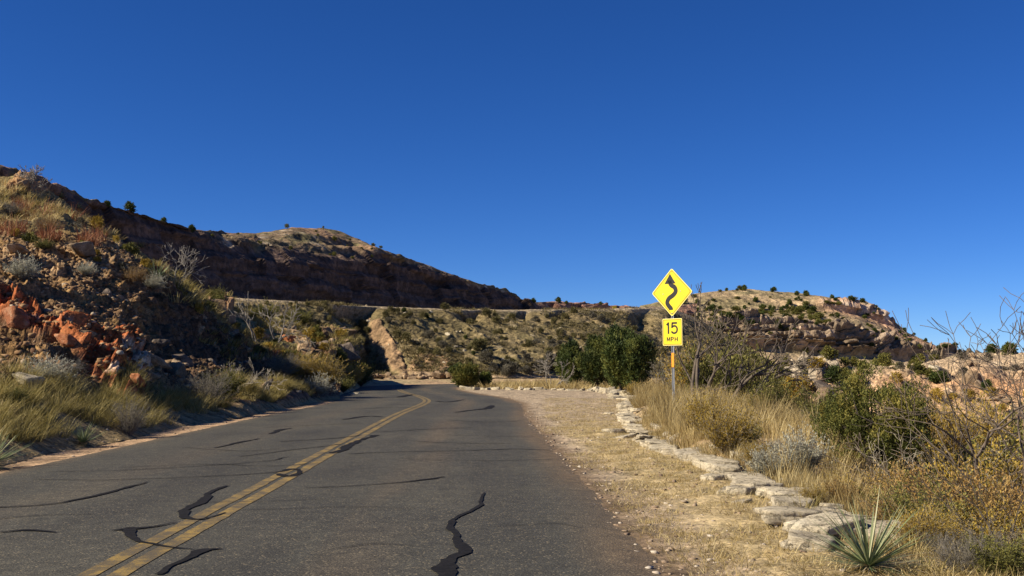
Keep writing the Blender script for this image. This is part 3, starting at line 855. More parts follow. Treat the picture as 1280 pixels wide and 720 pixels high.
# ---- cut bank of orange earth across the gully on the right
pxs = np.linspace(800, 1560, 600)
ol = [
    [(800, 600, 40), (1000, 600, 42), (1100, 600, 44), (1200, 600, 45), (1300, 600, 46), (1560, 600, 48)],
    [(800, 545, 56), (900, 535, 56), (1000, 530, 56), (1100, 540, 55), (1200, 545, 55), (1300, 545, 56), (1560, 540, 58)],
    [(800, 530, 62), (900, 515, 61), (1000, 500, 61), (1100, 500, 60), (1200, 495, 60), (1300, 495, 61), (1560, 490, 63)],
    [(800, 515, 68), (900, 497, 66), (960, 485, 66), (1010, 474, 66), (1060, 471, 66), (1100, 468, 66), (1140, 464, 66), (1200, 456, 66), (1240, 449, 67), (1280, 451, 68), (1330, 444, 69), (1560, 430, 72)],
    [(800, 505, 80), (900, 485, 80), (960, 472, 80), (1010, 465, 80), (1060, 463, 80), (1100, 462, 80), (1140, 459, 80), (1190, 450, 80), (1240, 444, 81), (1280, 447, 82), (1330, 440, 83), (1560, 425, 86)],
    [(800, 505, 110), (900, 492, 110), (1100, 480, 110), (1300, 475, 110), (1560, 470, 110)],
]
G, vv = loft(ol, pxs, [40, 70, 70, 40, 10], 11)
Nn = gnormals(G); v2 = vv[:, None] + 0 * G[..., 0]
pxg = 640 + G[..., 0] / G[..., 1] * F; pyg = 460 - (G[..., 2] - CAMZ) / G[..., 1] * F
d = sstep(0, .4, v2) * (.7 * fbm(G * .15, 3, 501) + .4 * ridged(np.stack([G[..., 0] * .45, G[..., 1] * .3, G[..., 2] * .15], -1), 4, 502) + .22 * fbm(G * .9, 4, 503) + .12 * ridged(G * 2.2, 3, 504))
d = d * (1 - .5 * sstep(3.5, 4, v2))
rk = np.clip(blob(1015, 482, 34, 15, 23, .3), 0, 1)
d = d + rk * (.7 + .8 * block(G[..., 0] * .6, G[..., 2] * 1.1, 16))
G = G + Nn * d[..., None]
n1 = fbm(G * .2, 4, 560); n2 = fbm(G * 1.2, 4, 561)
c = lerp(C(.46, .31, .18), C(.43, .23, .115), sstep(-.2, .4, n1))
c = addmix(c, C(.42, .33, .22), sstep(2.2, 3.0, v2 + .4 * n1) * .8)
c = addmix(c, C(.36, .30, .22), rk)
c = addmix(c, C(.50, .42, .32), sstep(.35, .55, n2) * .5)
c = addmix(c, C(.20, .18, .09), sstep(.1, .4, fbm(G * .45, 4, 563)) * .5 * sstep(2.8, 3.4, v2))
c = c * (1 + .25 * n2[..., None])
finish('cut_bank', G, c, M['bluff'], False)
CUT = G

# ------------------------------------------------------------------ placing
_V, _F, off = [], [], 0
for v, f in TERRAIN:
    _V.append(v); _F.append(f + off); off += len(v)
BVH = BVHTree.FromPolygons(np.concatenate(_V).tolist(), np.concatenate(_F).tolist())
CAM = Vector((0, 0, CAMZ))

def drop(x, y):
    h = BVH.ray_cast(Vector((x, y, 400)), Vector((0, 0, -1)))
    return h[0].z if h[0] else 0.
def at(px, d):
    x = (px - 640) / F * d
    return Vector((x, d, drop(x, d)))
def hit(px, py):
    h = BVH.ray_cast(CAM, ray(px, py))
    return h[0] if h[0] else None
def visible(p, eps=.8):
    dv = Vector(p) - CAM; L = dv.length
    h = BVH.ray_cast(CAM, dv.normalized())
    return h[0] is None or h[3] > L - eps
def topix(p):
    return 640 + p[0] / p[1] * F, 460 - (p[2] - CAMZ) / p[1] * F

# ------------------------------------------------------------------ plant generators (unit height about 1 m)
def juniper_leafs(lobes, n, L=.10, W=.028, up=.8, gap=.0, seed=0):
    """sprays of scale leaves in a union of lobes"""
    mb = MB()
    vol = np.array([l[3] * l[4] * l[5] for l in lobes]) ** .67; vol /= vol.sum()
    pick = rng.choice(len(lobes), n, p=vol)
    lo = np.array([l[:3] for l in lobes])[pick]; ra = np.array([l[3:6] for l in lobes])[pick]
    dv = unit(rng.normal(0, 1, (n, 3)))
    rr = rng.uniform(.45, 1.0, n) ** .7
    bump = 1 + .28 * vnoise(dv * 2.6 + lo * 3 + seed, seed + 3)
    Pn = lo + dv * ra * (rr * bump)[:, None]
    if gap:
        k = vnoise(Pn * 5.5 + 11, seed + 4) > -1 + gap; Pn, dv = Pn[k], dv[k]
    Pn, dv = Pn[Pn[:, 2] > .0], dv[Pn[:, 2] > .0]
    m = len(Pn)
    D = unit(dv * .42 + np.array([0, 0, up]) + rng.normal(0, .25, (m, 3)))
    K = 5
    Sx = rng.uniform(0, 1, (m, K)) * L * 1.6
    base = Pn[:, None] + D[:, None] * Sx[..., None]
    dd = unit(D[:, None] + rng.normal(0, .5, (m, K, 3)))
    tt = np.clip(np.repeat(.5 + .55 * vnoise(Pn * 3, seed + 6) + rng.normal(0, .12, m), K), 0, 1)
    V, Q, t = leafq(base.reshape(-1, 3), dd.reshape(-1, 3), L * rng.uniform(.6, 1.2, m * K), W, tt)
    mb.add(V, Q, t=t)
    return mb

def grow_tree(p, d, L, r, lev, S, tips, wig=.22, spread=.75, kids=(2, 4), up=.1, ns=4, shrink=.66):
    p = np.array(p, float); d = np.array(d, float) / np.linalg.norm(d)
    pts = [p]
    for k in range(ns):
        d = d + np.array([random.gauss(0, wig), random.gauss(0, wig), random.gauss(0, wig) + up]); d /= np.linalg.norm(d)
        q = p + d * L / ns
        r1 = r * (1 - .38 / ns)
        S.append((p, q, r, r1)); r = r1
        if lev > 0 and k >= 1:
            for _ in range(random.randint(0, 1) if k < ns - 1 else random.randint(*kids)):
                v = np.array([random.gauss(0, 1), random.gauss(0, 1), random.gauss(0, .8)]); v -= d * v.dot(d); v /= np.linalg.norm(v) + 1e-6
                nd = d + v * spread * random.uniform(.6, 1.2)
                grow_tree(q, nd, L * shrink * random.uniform(.75, 1.15), r * .62, lev - 1, S, tips, wig, spread, kids, up, max(2, ns - 1) if lev > 1 else 3, shrink)
        p = q
    tips.append((p, d))

def seg_mesh(name, S, mat, k=5, rmin=.0):
    A = np.array([s[0] for s in S]); B = np.array([s[1] for s in S])
    ra = np.maximum([s[2] for s in S], rmin); rb = np.maximum([s[3] for s in S], rmin)
    mb = MB(); V, Q = segs(A, B, ra, rb, k); mb.add(V, Q, t=rng.random(len(V)))
    return mb.mesh(name, mat)

def brush(name, nst, nleaf, leafL, leafW, mat, stemmat, spread=.8, h=1., seed=0, twig=3, leafstart=.35, stemr=.006, flat=1.0):
    """twiggy shrub about h tall: returns (stems mesh, foliage mesh)"""
    st = np.random.default_rng(seed)
    a = st.uniform(0, 2 * math.pi, nst); tilt = spread * np.sqrt(st.uniform(0, 1, nst))
    L = h * st.uniform(.65, 1.08, nst) * (1 - .15 * tilt)
    D = unit(np.stack([np.cos(a) * tilt, np.sin(a) * tilt, np.ones(nst) * flat], -1))
    R = np.stack([np.cos(a) * .06 * h * st.random(nst), np.sin(a) * .06 * h * st.random(nst), np.full(nst, -.03)], -1)
    A, B, ra, rb = [], [], [], []
    p = R; d = D; Pn, Dn = [], []
    ns = 4
    for k in range(ns):
        d = unit(d + st.normal(0, .16, d.shape)); q = p + d * (L / ns)[:, None]
        A.append(p); B.append(q); ra.append(np.full(nst, stemr * (1 - k / ns * .8))); rb.append(np.full(nst, stemr * (1 - (k + 1) / ns * .8)))
        for _ in range(twig):
            f = st.random((nst, 1)); b = p + (q - p) * f
            dd = unit(d + st.normal(0, .55, d.shape)); e = b + dd * (L * st.uniform(.10, .3, nst))[:, None]
            if (k + .5) / ns >= leafstart:
                Pn.append(b); Dn.append(e - b)
            A.append(b); B.append(e); ra.append(np.full(nst, stemr * .35)); rb.append(np.full(nst, stemr * .15))
        if (k + .5) / ns >= leafstart: Pn.append(p); Dn.append(q - p)
        p = q
    V, Q = segs(np.concatenate(A), np.concatenate(B), np.concatenate(ra), np.concatenate(rb), 3)
    mb = MB(); mb.add(V, Q, t=rng.random(len(V)))
    stems = mb.mesh(name + '_stems', stemmat)
    Pn = np.concatenate(Pn); Dn = np.concatenate(Dn)
    i = st.integers(0, len(Pn), nleaf); f = st.random((nleaf, 1))
    c = Pn[i] + Dn[i] * f + st.normal(0, .012 * h, (nleaf, 3))
    dd = unit(Dn[i]) * .8 + st.normal(0, .55, (nleaf, 3)) + np.array([0, 0, .3])
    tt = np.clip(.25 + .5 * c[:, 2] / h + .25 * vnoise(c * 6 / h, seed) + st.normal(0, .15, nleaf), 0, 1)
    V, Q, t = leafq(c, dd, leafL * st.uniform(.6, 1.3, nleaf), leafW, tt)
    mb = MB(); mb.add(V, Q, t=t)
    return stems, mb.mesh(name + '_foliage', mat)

def place_brush(meshes, name, label, cat, loc, h, rotz=None, group=None, sx=1.):
    o = thing(name, label, cat, loc, random.uniform(0, 6.28) if rotz is None else rotz, group, (h * sx, h * sx, h))
    link('stems', meshes[0], o); link('foliage', meshes[1], o)
    return o

def tuft(n, h, spread, w, seed, mat, name, base=.12, bend=.18):
    r = np.random.default_rng(seed)
    a = r.uniform(0, 2 * math.pi, n); tl = spread * np.sqrt(r.random(n))
    rad = base * np.sqrt(r.random(n))
    R = np.stack([np.cos(a) * rad, np.sin(a) * rad, np.full(n, -.03)], -1)
    D = np.stack([np.cos(a) * tl, np.sin(a) * tl, np.ones(n)], -1) + r.normal(0, .12, (n, 3))
    V, Q, t = blades(R, D, h * r.uniform(.5, 1.1, n), np.full(n, w), bend * r.uniform(.4, 1.8, n))
    mb = MB(); mb.add(V, Q, t=t)
    return mb.mesh(name, mat)

def field(name, pts, h, per, w, mat, spread=.6, base=.12, bend=.2, hv=.35):
    """one mesh of many grass tufts at given points (stuff)"""
    pts = np.asarray(pts, float); m = len(pts)
    hh = np.broadcast_to(h, (m,)) * rng.uniform(1 - hv, 1 + hv, m)
    n = m * per
    i = np.repeat(np.arange(m), per)
    a = rng.uniform(0, 2 * math.pi, n); tl = spread * np.sqrt(rng.random(n)); rad = base * np.sqrt(rng.random(n))
    R = pts[i] + np.stack([np.cos(a) * rad, np.sin(a) * rad, np.full(n, -.03)], -1)
    lean = rng.normal(0, .15, (m, 3))[i]
    D = np.stack([np.cos(a) * tl, np.sin(a) * tl, np.ones(n)], -1) + rng.normal(0, .12, (n, 3)) + lean
    ct = rng.normal(0, .16, m)[i]
    t = np.clip(rng.random(n) * .8 + .1 + ct, 0, 1)
    V, Q, t = blades(R, D, hh[i] * rng.uniform(.5, 1.1, n), np.full(n, w) * rng.uniform(.7, 1.3, n), bend * rng.uniform(.4, 1.8, n), t=t)
    me = mk(name, V, Q, t=t, mats=mat)
    return tag(link(name, me), kind='stuff')

# rock: convex polyhedron from random planes, roughened
_ico = {}
def ico(sub):
    if sub not in _ico:
        import bmesh
        bm = bmesh.new(); bmesh.ops.create_icosphere(bm, subdivisions=sub, radius=1)
        _ico[sub] = (np.array([v.co[:] for v in bm.verts]), np.array([[v.index for v in f.verts] for f in bm.faces])); bm.free()
    return _ico[sub]

def rock_vf(dims, seed, sub=4, npl=11, rough=.04, flat=False):
    r = np.random.default_rng(seed)
    V, Fc = ico(sub)
    pl = unit(r.normal(0, 1, (npl, 3)))
    if flat: pl = np.vstack([[0, 0, 1], [0, 0, -1], unit(np.stack([np.cos(np.arange(6) * 1.05 + r.normal(0, .2, 6)), np.sin(np.arange(6) * 1.05), r.normal(0, .12, 6)], -1))])
    else: pl = np.vstack([pl, [[0, 0, 1], [0, 0, -1]]])
    off = r.uniform(.62, .95, len(pl))
    if flat: off[:2] = .55
    dp = V @ pl.T
    rad = np.min(np.where(dp > .05, off[None] / np.maximum(dp, .05), 9), 1)
    Vn = V * rad[:, None]
    Vn = Vn * (1 + rough * fbm(Vn * 2.2 + seed, 3, seed)[:, None] + rough * .5 * fbm(Vn * 7 + seed, 2, seed + 1)[:, None])
    return Vn * np.asarray(dims) * .62, Fc

def rock_mesh(name, dims, seed, mat, **kw):
    V, Fc = rock_vf(dims, seed, **kw)
    return mk(name, V, Fc, mats=mat)

def slab_mesh(name, L, W, H, seed, mat, layers=2):
    """flat ledge stone: stacked broken layers with ragged edges"""
    r = np.random.default_rng(seed); mb = MB()
    z0 = 0
    hs = r.uniform(.7, 1.3, layers); hs = hs / hs.sum() * H
    nA = 56
    corners = 5 + r.integers(0, 3)
    for li in range(layers):
        sc_ = 1 - .10 * li * r.uniform(.2, 1.3); ox, oy = r.normal(0, .03, 2) * np.array([L, W]) * (li > 0)
        an = np.arange(nA) / nA * 2 * math.pi
        ca = np.sort(r.uniform(0, 2 * math.pi, 3)); 
        pln = np.concatenate([[0, math.pi / 2, math.pi, 1.5 * math.pi], ca]) + np.concatenate([r.normal(0, .16, 4), np.zeros(3)])
        po = np.concatenate([r.uniform(.86, 1.04, 4), r.uniform(.98, 1.22, 3)])
        cs = np.cos(an[:, None] - pln[None])
        rad = np.min(np.where(cs > .05, po / np.maximum(cs, .05), 9), 1)
        rad = rad * (1 + .035 * vnoise(np.stack([np.cos(an) * 4, np.sin(an) * 4, an * 0 + seed + li], -1), seed) + .02 * r.normal(0, 1, nA) * .6)
        ex, ey = np.cos(an) * rad * L / 2 * sc_ + ox, np.sin(an) * rad * W / 2 * sc_ + oy
        z1 = z0 + hs[li]
        rings = [(.96, z0 - .004), (1.0, z0 + hs[li] * .2), (.985 + .02 * r.random(), z0 + hs[li] * .55), (1.0, z1 - .012), (.97, z1), (.72, z1), (.42, z1), (.15, z1)]
        V = []
        for kf, zz in rings:
            x, y = ex * kf, ey * kf
            top = zz >= z1 - 1e-6
            dz = (.10 * H + .008) * fbm(np.stack([x * 2.5, y * 2.5, 0 * x + seed + li], -1), 3, seed + 5) if top else .2 * hs[li] * vnoise(np.stack([x * 5, y * 5, 0 * x + kf * 9], -1), seed)
            jit = 1 + (.015 * r.normal(0, 1, nA) if not top else 0)
            V.append(np.stack([x * jit, y * jit, zz + dz], -1))
        V = np.concatenate(V); Q = []
        for k in range(len(rings) - 1):
            j = np.arange(nA); Q.append(np.stack([k * nA + j, k * nA + (j + 1) % nA, (k + 1) * nA + (j + 1) % nA, (k + 1) * nA + j], -1))
        V = np.vstack([V, V[-nA:].mean(0)]); cidx = len(V) - 1; last = (len(rings) - 1) * nA
        j = np.arange(nA); T = np.stack([last + j, last + (j + 1) % nA, np.full(nA, cidx)], -1)
        mb.add(V, np.concatenate(Q), T)
        z0 = z1 - .006
    return mb.mesh(name, mat)


# =================================================================== SIGNS
import bmesh
def prism_mesh(name, polys, y0, y1, mat, bevel=0.):
    """polygons in the XZ plane given thickness from y0 (front) to y1"""
    V, F_ = [], []
    for p in polys:
        p = np.asarray(p, float); n = len(p); o = len(V)
        V += [(x, y0, z) for x, z in p] + [(x, y1, z) for x, z in p]
        F_.append([o + i for i in range(n)]); F_.append([o + n + i for i in range(n)][::-1])
        for i in range(n):
            j = (i + 1) % n; F_.append([o + i, o + n + i, o + n + j, o + j])
    me = bpy.data.meshes.new(name); me.from_pydata(V, [], F_)
    bm = bmesh.new(); bm.from_mesh(me); bmesh.ops.recalc_face_normals(bm, faces=bm.faces); bm.to_mesh(me); bm.free()
    me.materials.append(mat); return me

def round_poly(pts, r, n=5):
    out = []; pts = [np.array(p, float) for p in pts]; m = len(pts)
    for i in range(m):
        a, b, c = pts[i - 1], pts[i], pts[(i + 1) % m]
        u = unit((a - b)[None])[0]; v = unit((c - b)[None])[0]
        p0, p1 = b + u * r, b + v * r
        for t in np.linspace(0, 1, n): out.append((1 - t) ** 2 * p0 + 2 * t * (1 - t) * b + t * t * p1)
    return out

def ring_quads(outer, inner):
    n = len(outer)
    return [[outer[i], outer[(i + 1) % n], inner[(i + 1) % n], inner[i]] for i in range(n)]

def ribbon(pts, w):
    p = np.array(pts, float)
    seg = np.diff(p, axis=0); t = unit(np.vstack([seg[:1], seg])); t2 = unit(np.vstack([seg, seg[-1:]]))
    tt = unit(t + t2); nr = np.stack([-tt[:, 1], tt[:, 0]], -1)
    k = 1 / np.clip((tt * t2).sum(1), .6, 1)
    L = p + nr * (w / 2 * k)[:, None]; R = p - nr * (w / 2 * k)[:, None]
    return [[L[i], L[i + 1], R[i + 1], R[i]] for i in range(len(p) - 1)]

SD = 25.5
base = at(840.5, SD); SX = (840.5 - 640) / F * SD
zc1 = P(840.5, 365.5, SD)[2]; zc2 = P(840.5, 415, SD)[2]; zb = P(840, 512, SD)[2]
sgn = thing('winding_road_sign', 'yellow diamond winding road sign above a 15 MPH plaque on a grey steel post',
            'road sign', (SX, SD, zb - .02), math.radians(-43.))
z1, z2 = zc1 - zb + .02, zc2 - zb + .02
# U channel post
ph = z1 + .38
prof = [(-.035, .0), (-.022, .0), (-.016, .026), (.016, .026), (.022, .0), (.035, .0), (.035, .005), (.026, .005), (.019, .032), (-.019, .032), (-.026, .005), (-.035, .005)]
V = [(x, y + .006, -.5) for x, y in prof] + [(x, y + .006, ph) for x, y in prof]; n = len(prof)
post = bpy.data.meshes.new('post')
post.from_pydata(V, [], [[i, (i + 1) % n, n + (i + 1) % n, n + i] for i in range(n)] + [list(range(n))[::-1], [n + i for i in range(n)]])
post.materials.append(M['steel'])
po = link('post', post, sgn)
zo0, zo1 = P(840, 458, SD)[2] - zb, P(840, 440, SD)[2] - zb
link('reflector_strip', prism_mesh('reflector_strip', [[(-.036, zo0), (.036, zo0), (.036, zo1), (-.036, zo1)]], -.002, .0055, M['orange']), po)
def panel(nm, outline_pts, cz, r, edge, inset, bw):
    out = round_poly(outline_pts, r)
    cen = np.zeros(2)
    sc2 = lambda k: [np.array(p) * k for p in out]
    sh_ = lambda l: [(x, z + cz) for x, z in l]
    half = max(abs(np.array(outline_pts)).ravel())
    pn = link(nm, prism_mesh(nm, [sh_(out)], -.004, .004, M['signedge']), sgn)
    link('sign_face', prism_mesh('sign_face', [sh_(sc2(1 - edge / half))], -.0062, -.0035, M['signyellow']), pn)
    a, b = sc2(1 - inset / half), sc2(1 - (inset + bw) / half)
    link('border', prism_mesh('border', [sh_(q) for q in ring_quads(a, b)], -.0078, -.0055, M['signblack']), pn)
    return pn
HD = .607
dp = panel('warning_panel', [(0, -HD), (HD, 0), (0, HD), (-HD, 0)], z1, .05, .016, .045, .016)
arc = catmull([(-.03, -.44), (-.035, -.40), (-.10, -.33), (-.14, -.25), (-.09, -.15), (.04, -.07), (.115, .02), (.085, .12), (-.01, .18), (-.05, .24), (-.05, .30)], 7)
polys = ribbon(arc, .115) + [[(-.215, .22), (-.05, .47), (.115, .22)]]
link('winding_arrow', prism_mesh('winding_arrow', [[(x, z + z1) for x, z in q] for q in polys], -.0084, -.0055, M['signblack']), dp)
for (bx, bz) in ((-.26, -.03), (.26, .02), (0, -.52)):
    a = np.arange(10) / 10 * 2 * math.pi
    link('bolt', prism_mesh('bolt', [[(bx + .012 * math.cos(t), bz + z1 + .012 * math.sin(t)) for t in a]], -.013, -.0055, M['steel']), dp)
PW, PH = .288, .335
pp = panel('speed_plaque', [(-PW, -PH), (PW, -PH), (PW, PH), (-PW, PH)], z2, .03, .012, .026, .011)
def strokes(nm, strs, w, ox, oz):
    polys = []
    for s_ in strs: polys += [[(x + ox, z + oz) for x, z in q] for q in ribbon(s_, w)]
    return link(nm, prism_mesh(nm, polys, -.0084, -.0055, M['signblack']), pp)
five = [(.088, .122), (-.055, .122)]
five2 = [(-.052, .143), (-.064, .01), (-.062, .005)]
five3 = [tuple(p) for p in catmull([(-.066, .012), (-.02, .045), (.035, .045), (.078, .01), (.09, -.045), (.07, -.10), (.02, -.128), (-.035, -.122), (-.082, -.085)], 5)]
strokes('numeral_one', [[(0, -.145), (0, .145)], [(.0, .125), (-.055, .075)]], .046, -.115, z2 + .10)
strokes('numeral_five', [five, five2, five3], .046, .055, z2 + .10)
strokes('letter_m', [[(-.04, -.055), (-.04, .055)], [(-.04, .05), (0, -.03), (.04, .05)], [(.04, .055), (.04, -.055)]], .023, -.115, z2 - .178)
strokes('letter_p', [[(-.033, -.055), (-.033, .055)], [tuple(p) for p in catmull([(-.033, .047), (.012, .047), (.033, .025), (.012, .0), (-.033, .0)], 4)]], .023, .0, z2 - .178)
strokes('letter_h', [[(-.036, -.055), (-.036, .055)], [(.036, -.055), (.036, .055)], [(-.036, 0), (.036, 0)]], .023, .115, z2 - .178)

# distant sign on the shelf road
FD = 166.
fz = P(768.5, 385.5, FD)[2]; fx = (768.5 - 640) / F * FD
fg = drop(fx, FD)
fs = thing('road_sign', 'tiny distant yellow square road sign standing on the shelf road across the canyon', 'road sign', (fx, FD, fg), math.radians(20))
link('post', prism_mesh('post', [[(-.06, -.3), (.06, -.3), (.06, fz - fg), (-.06, fz - fg)]], .03, .12, M['steel']), fs)
link('panel', prism_mesh('panel', [[(-.32, fz - fg - .38), (.32, fz - fg - .38), (.32, fz - fg + .38), (-.32, fz - fg + .38)]], -.02, .02, M['signyellow']), fs)

# =================================================================== STONE WALLS
wall = thing('stone_wall', 'low kerb wall of pale flat sandstone slabs curving along the dry grass shoulder on the right', 'stone wall', (2.6, 8, 0))
def wpart(nm, me, loc, rot):
    o = link(nm, me, wall); o.location = Vector(loc) - wall.location; o.rotation_euler = rot; return o
y = 7.75; k = 0
while y < 42:
    L = random.uniform(.34, .7) if y < 13 else random.uniform(.42, .95) if y < 22 else random.uniform(.8, 1.5)
    W = random.uniform(.30, .5) if y < 13 else random.uniform(.34, .6); H = random.uniform(.09, .18)
    ym = y + L * .45
    x = float(wall_x(ym)) + .12 + random.gauss(0, .07)
    dx = float(wall_x(ym + .5) - wall_x(ym - .5))
    me = slab_mesh('stone_slab', L, W, H, 100 + k, M['slab'], random.choice([1, 2, 2, 3]))
    wpart('stone_slab', me, (x, ym, drop(x - .1, ym) * .4 - .05), (random.gauss(0, .05), random.gauss(0.03, .06), math.pi / 2 - math.atan(dx) + random.gauss(0, .22)))
    if random.random() < .5:       # a second stone on the back or front edge
        s2 = random.choice([-1, 1, 1]); xx = x + s2 * random.uniform(.3, .5)
        me = slab_mesh('stone_slab', L * random.uniform(.4, .8), W * random.uniform(.4, .7), H * random.uniform(.4, .9), 300 + k, M['slab'], random.choice([1, 2]))
        wpart('stone_slab', me, (xx, ym + random.gauss(0, .2), drop(xx, ym) - .05), (random.gauss(0, .08), random.gauss(0, .10), random.uniform(0, 6)))
    y += L * .78; k += 1
# the big tilted end slabs near the yucca
for j, (px, d, L, W, H, rx, ry, rz, zz) in enumerate([(1030, 8.0, .62, .38, .10, .06, -.08, .5, .04), (985, 8.7, .55, .36, .10, .0, .05, .25, .02), (1010, 7.6, .55, .38, .10, .1, .05, 1.1, -.02), (1055, 8.6, .5, .36, .11, -.05, .08, .8, -.02)]):
    x = (px - 640) / F * d
    wpart('stone_slab', slab_mesh('stone_slab', L, W, H, 500 + j, M['slab'], 2), (x, d, zz), (rx, ry, rz))

def stone_row(nm, label, line, n, smin, smax, mat, seed, parts=True, lift=0.):
    ln = resample(catmull(line, 12), .05)
    w_ = thing(nm, label, 'stone wall', (ln[0, 0], ln[0, 1], drop(*ln[0])))
    r = random.Random(seed)
    vs_ = [slab_mesh('edge_stone', 1, .7, .4, seed + i, mat, 1 + i % 2) for i in range(5)] + [rock_mesh('edge_stone', (1, .8, .6), seed + 20 + i, mat) for i in range(3)]
    for i in range(n):
        p = ln[int((i + r.random()) / n * (len(ln) - 1))]
        x, y = p[0] + r.gauss(0, .25), p[1] + r.gauss(0, .35)
        s_ = r.uniform(smin, smax)
        o = link('edge_stone', r.choice(vs_), w_)
        o.location = Vector((x, y, drop(x, y) - .06 * s_ + lift * r.random())) - w_.location
        o.rotation_euler = (r.gauss(0, .15), r.gauss(0, .15), r.uniform(0, 6.3)); o.scale = (s_, s_ * r.uniform(.7, 1), s_ * r.uniform(.6, 1.1))
    return w_
def gp(px, d): return ((px - 640) / F * d, d)
stone_row('stone_wall', 'row of small broken pale stones edging the gravel pull-out in front of the junipers', [gp(585, 62), gp(612, 61.5), gp(640, 61), gp(680, 60.5), gp(720, 59), gp(748, 57), gp(764, 53), gp(772, 48), gp(776, 43)], 75, .25, .65, M['slab'], 700)
stone_row('stone_wall', 'far rubble stone edging along the foot of the canyon bank where the road bends out of sight', [gp(425, 92), gp(470, 93.5), gp(520, 93.5), gp(565, 92.5), gp(600, 92)], 70, .5, 1.1, M['tanrock'], 760, lift=.3)

# =================================================================== ROCKS
rocks_red = [rock_mesh('rock', (1, .8, .7), 40 + i, M['redrock'], rough=.08) for i in range(3)]
rocks_tan = [rock_mesh('rock', (1, .8, .65), 50 + i, M['tanrock'], rough=.07) for i in range(4)]
rocks_dark = [rock_mesh('rock', (1, .85, .8), 60 + i, M['darkrock'], rough=.08) for i in range(3)]
rocks_pale = [rock_mesh('rock', (1, .8, .6), 80 + i, M['slab'], rough=.06) for i in range(3)]
def rock_at(ms, label, px, py, wpx, group=None, name='boulder', asp=1., sink=.25, hs=None):
    p = hit(px, py)
    if p is None: return
    s_ = wpx / F * p.y
    o = tag(link(name, random.choice(ms)), label, 'rock', group)
    hz = s_ * (hs or random.uniform(.7, 1.1))
    o.location = p + Vector((0, 0, hz * .5 * (1 - sink) * .3)); o.scale = (s_, s_ * random.uniform(.7, 1.1), hz); o.rotation_euler = (random.gauss(0, .2), random.gauss(0, .2), random.uniform(0, 6.28))
    return o
rock_at(rocks_pale, 'smooth pale tan boulder half buried in grass below the red ledge', 32, 481, 34)
rock_at(rocks_tan, 'grey brown boulder sitting on the upper rim of the near bluff among dry grass', 106, 315, 30)
rock_at(rocks_pale, 'small white stone lying at the foot of the red ledge', 152, 464, 12)
rock_at(rocks_tan, 'tan boulder on the left edge of the near bluff beside grey sagebrush', 20, 314, 26)
rock_at(rocks_tan, 'upright orange tan rock at the right end of the near bluff top', 272, 395, 28, hs=1.5)
rock_at(rocks_tan, 'leaning brown rock beside the upright orange tan rock', 286, 402, 20, hs=1.5)
rock_at(rocks_red, 'red boulder at the left end of the red ledge', 22, 405, 36)
rock_at(rocks_red, 'red block at the middle of the red ledge above the grey sagebrush', 84, 428, 26)
rock_at(rocks_red, 'red boulder at the lower right tip of the red ledge', 168, 478, 22)
rock_at(rocks_tan, 'grey leaning rock beside the bare bush on the very top of the near bluff', 30, 232, 22)
rock_at(rocks_dark, 'large dark boulder with a pale face above the yellow brush at the road bend', 430, 446, 26, hs=1.3)
rock_at(rocks_dark, 'dark jagged boulder uphill of the large pale faced boulder at the road bend', 408, 436, 24)
rock_at(rocks_red, 'reddish rock between the bare tree and the dark boulders on the promontory', 362, 427, 16)
rock_at(rocks_tan, 'pale tan rock right of the reddish rock on the promontory', 376, 430, 14)
rock_at(rocks_dark, 'flat topped grey boulder in the gully across from the sign, left of its neighbours', 1003, 480, 22)
rock_at(rocks_dark, 'split grey boulder in the middle of the gully rocks right of the sign', 1022, 486, 20)
rock_at(rocks_dark, 'small dark boulder at the right of the gully rocks beyond the sign', 1038, 478, 14)
rock_at(rocks_pale, 'large pale slanted boulder on the rim of the orange cut bank', 1170, 470, 26, hs=1.1)
rock_at(rocks_tan, 'reddish upright stone set in the orange cut bank below its rim', 1215, 478, 26, hs=1.2)
rock_at(rocks_red, 'small red stone at the edge of the asphalt by the roadside grass', 344, 497, 9)
rock_at(rocks_pale, 'round pale stone at the road edge just before the bend', 443, 494, 9)
# scattered single rocks on slopes
def scatter_rocks(G, ms, n, smin, smax, label, group, r0=.05, r1=.95, s_=0, test=None, name='rock'):
    r = random.Random(s_); c_ = 0; tries = 0
    H_, W_ = G.shape[:2]
    while c_ < n and tries < n * 30:
        tries += 1
        p = G[int(H_ * r.uniform(r0, r1)), int(W_ * r.random())]
        px, py = topix(p)
        if not (-10 < px < 1290) or (test and not test(px, py)) or not visible(p): continue
        s1 = r.uniform(smin, smax) * (1 + 1.2 * (r.random() < .12))
        o = tag(link(name, r.choice(ms)), label, 'rock', group)
        o.location = Vector(p); o.scale = (s1, s1 * r.uniform(.6, 1), s1 * r.uniform(.5, 1)); o.rotation_euler = (r.gauss(0, .4), r.gauss(0, .4), r.uniform(0, 6.3)); c_ += 1
scatter_rocks(BLUFF, rocks_tan, 20, .2, .45, 'tan broken rock lying on the near bluff slope', 'tan rocks on the near bluff', .12, .72, 1)
scatter_rocks(BLUFF, rocks_dark, 18, .2, .4, 'dark broken rock lying on the near bluff slope', 'dark rocks on the near bluff', .1, .6, 2)
scatter_rocks(BANK, rocks_pale, 60, .2, .55, 'pale stone lying on the far canyon bank', 'pale stones on the far bank', .1, .78, 3)
scatter_rocks(CUT, rocks_tan, 40, .35, .9, 'tan rock sticking out of the orange cut bank', 'rocks in the cut bank', .3, .85, 4)
scatter_rocks(HILL, rocks_tan, 30, .8, 1.6, 'pale boulder below the cliff of the far right hill', 'boulders on the far right hill', .2, .65, 5)
scatter_rocks(PROM, rocks_tan, 25, .3, .8, 'tan rock lying on the grassy promontory', 'rocks on the promontory', .15, .8, 6)
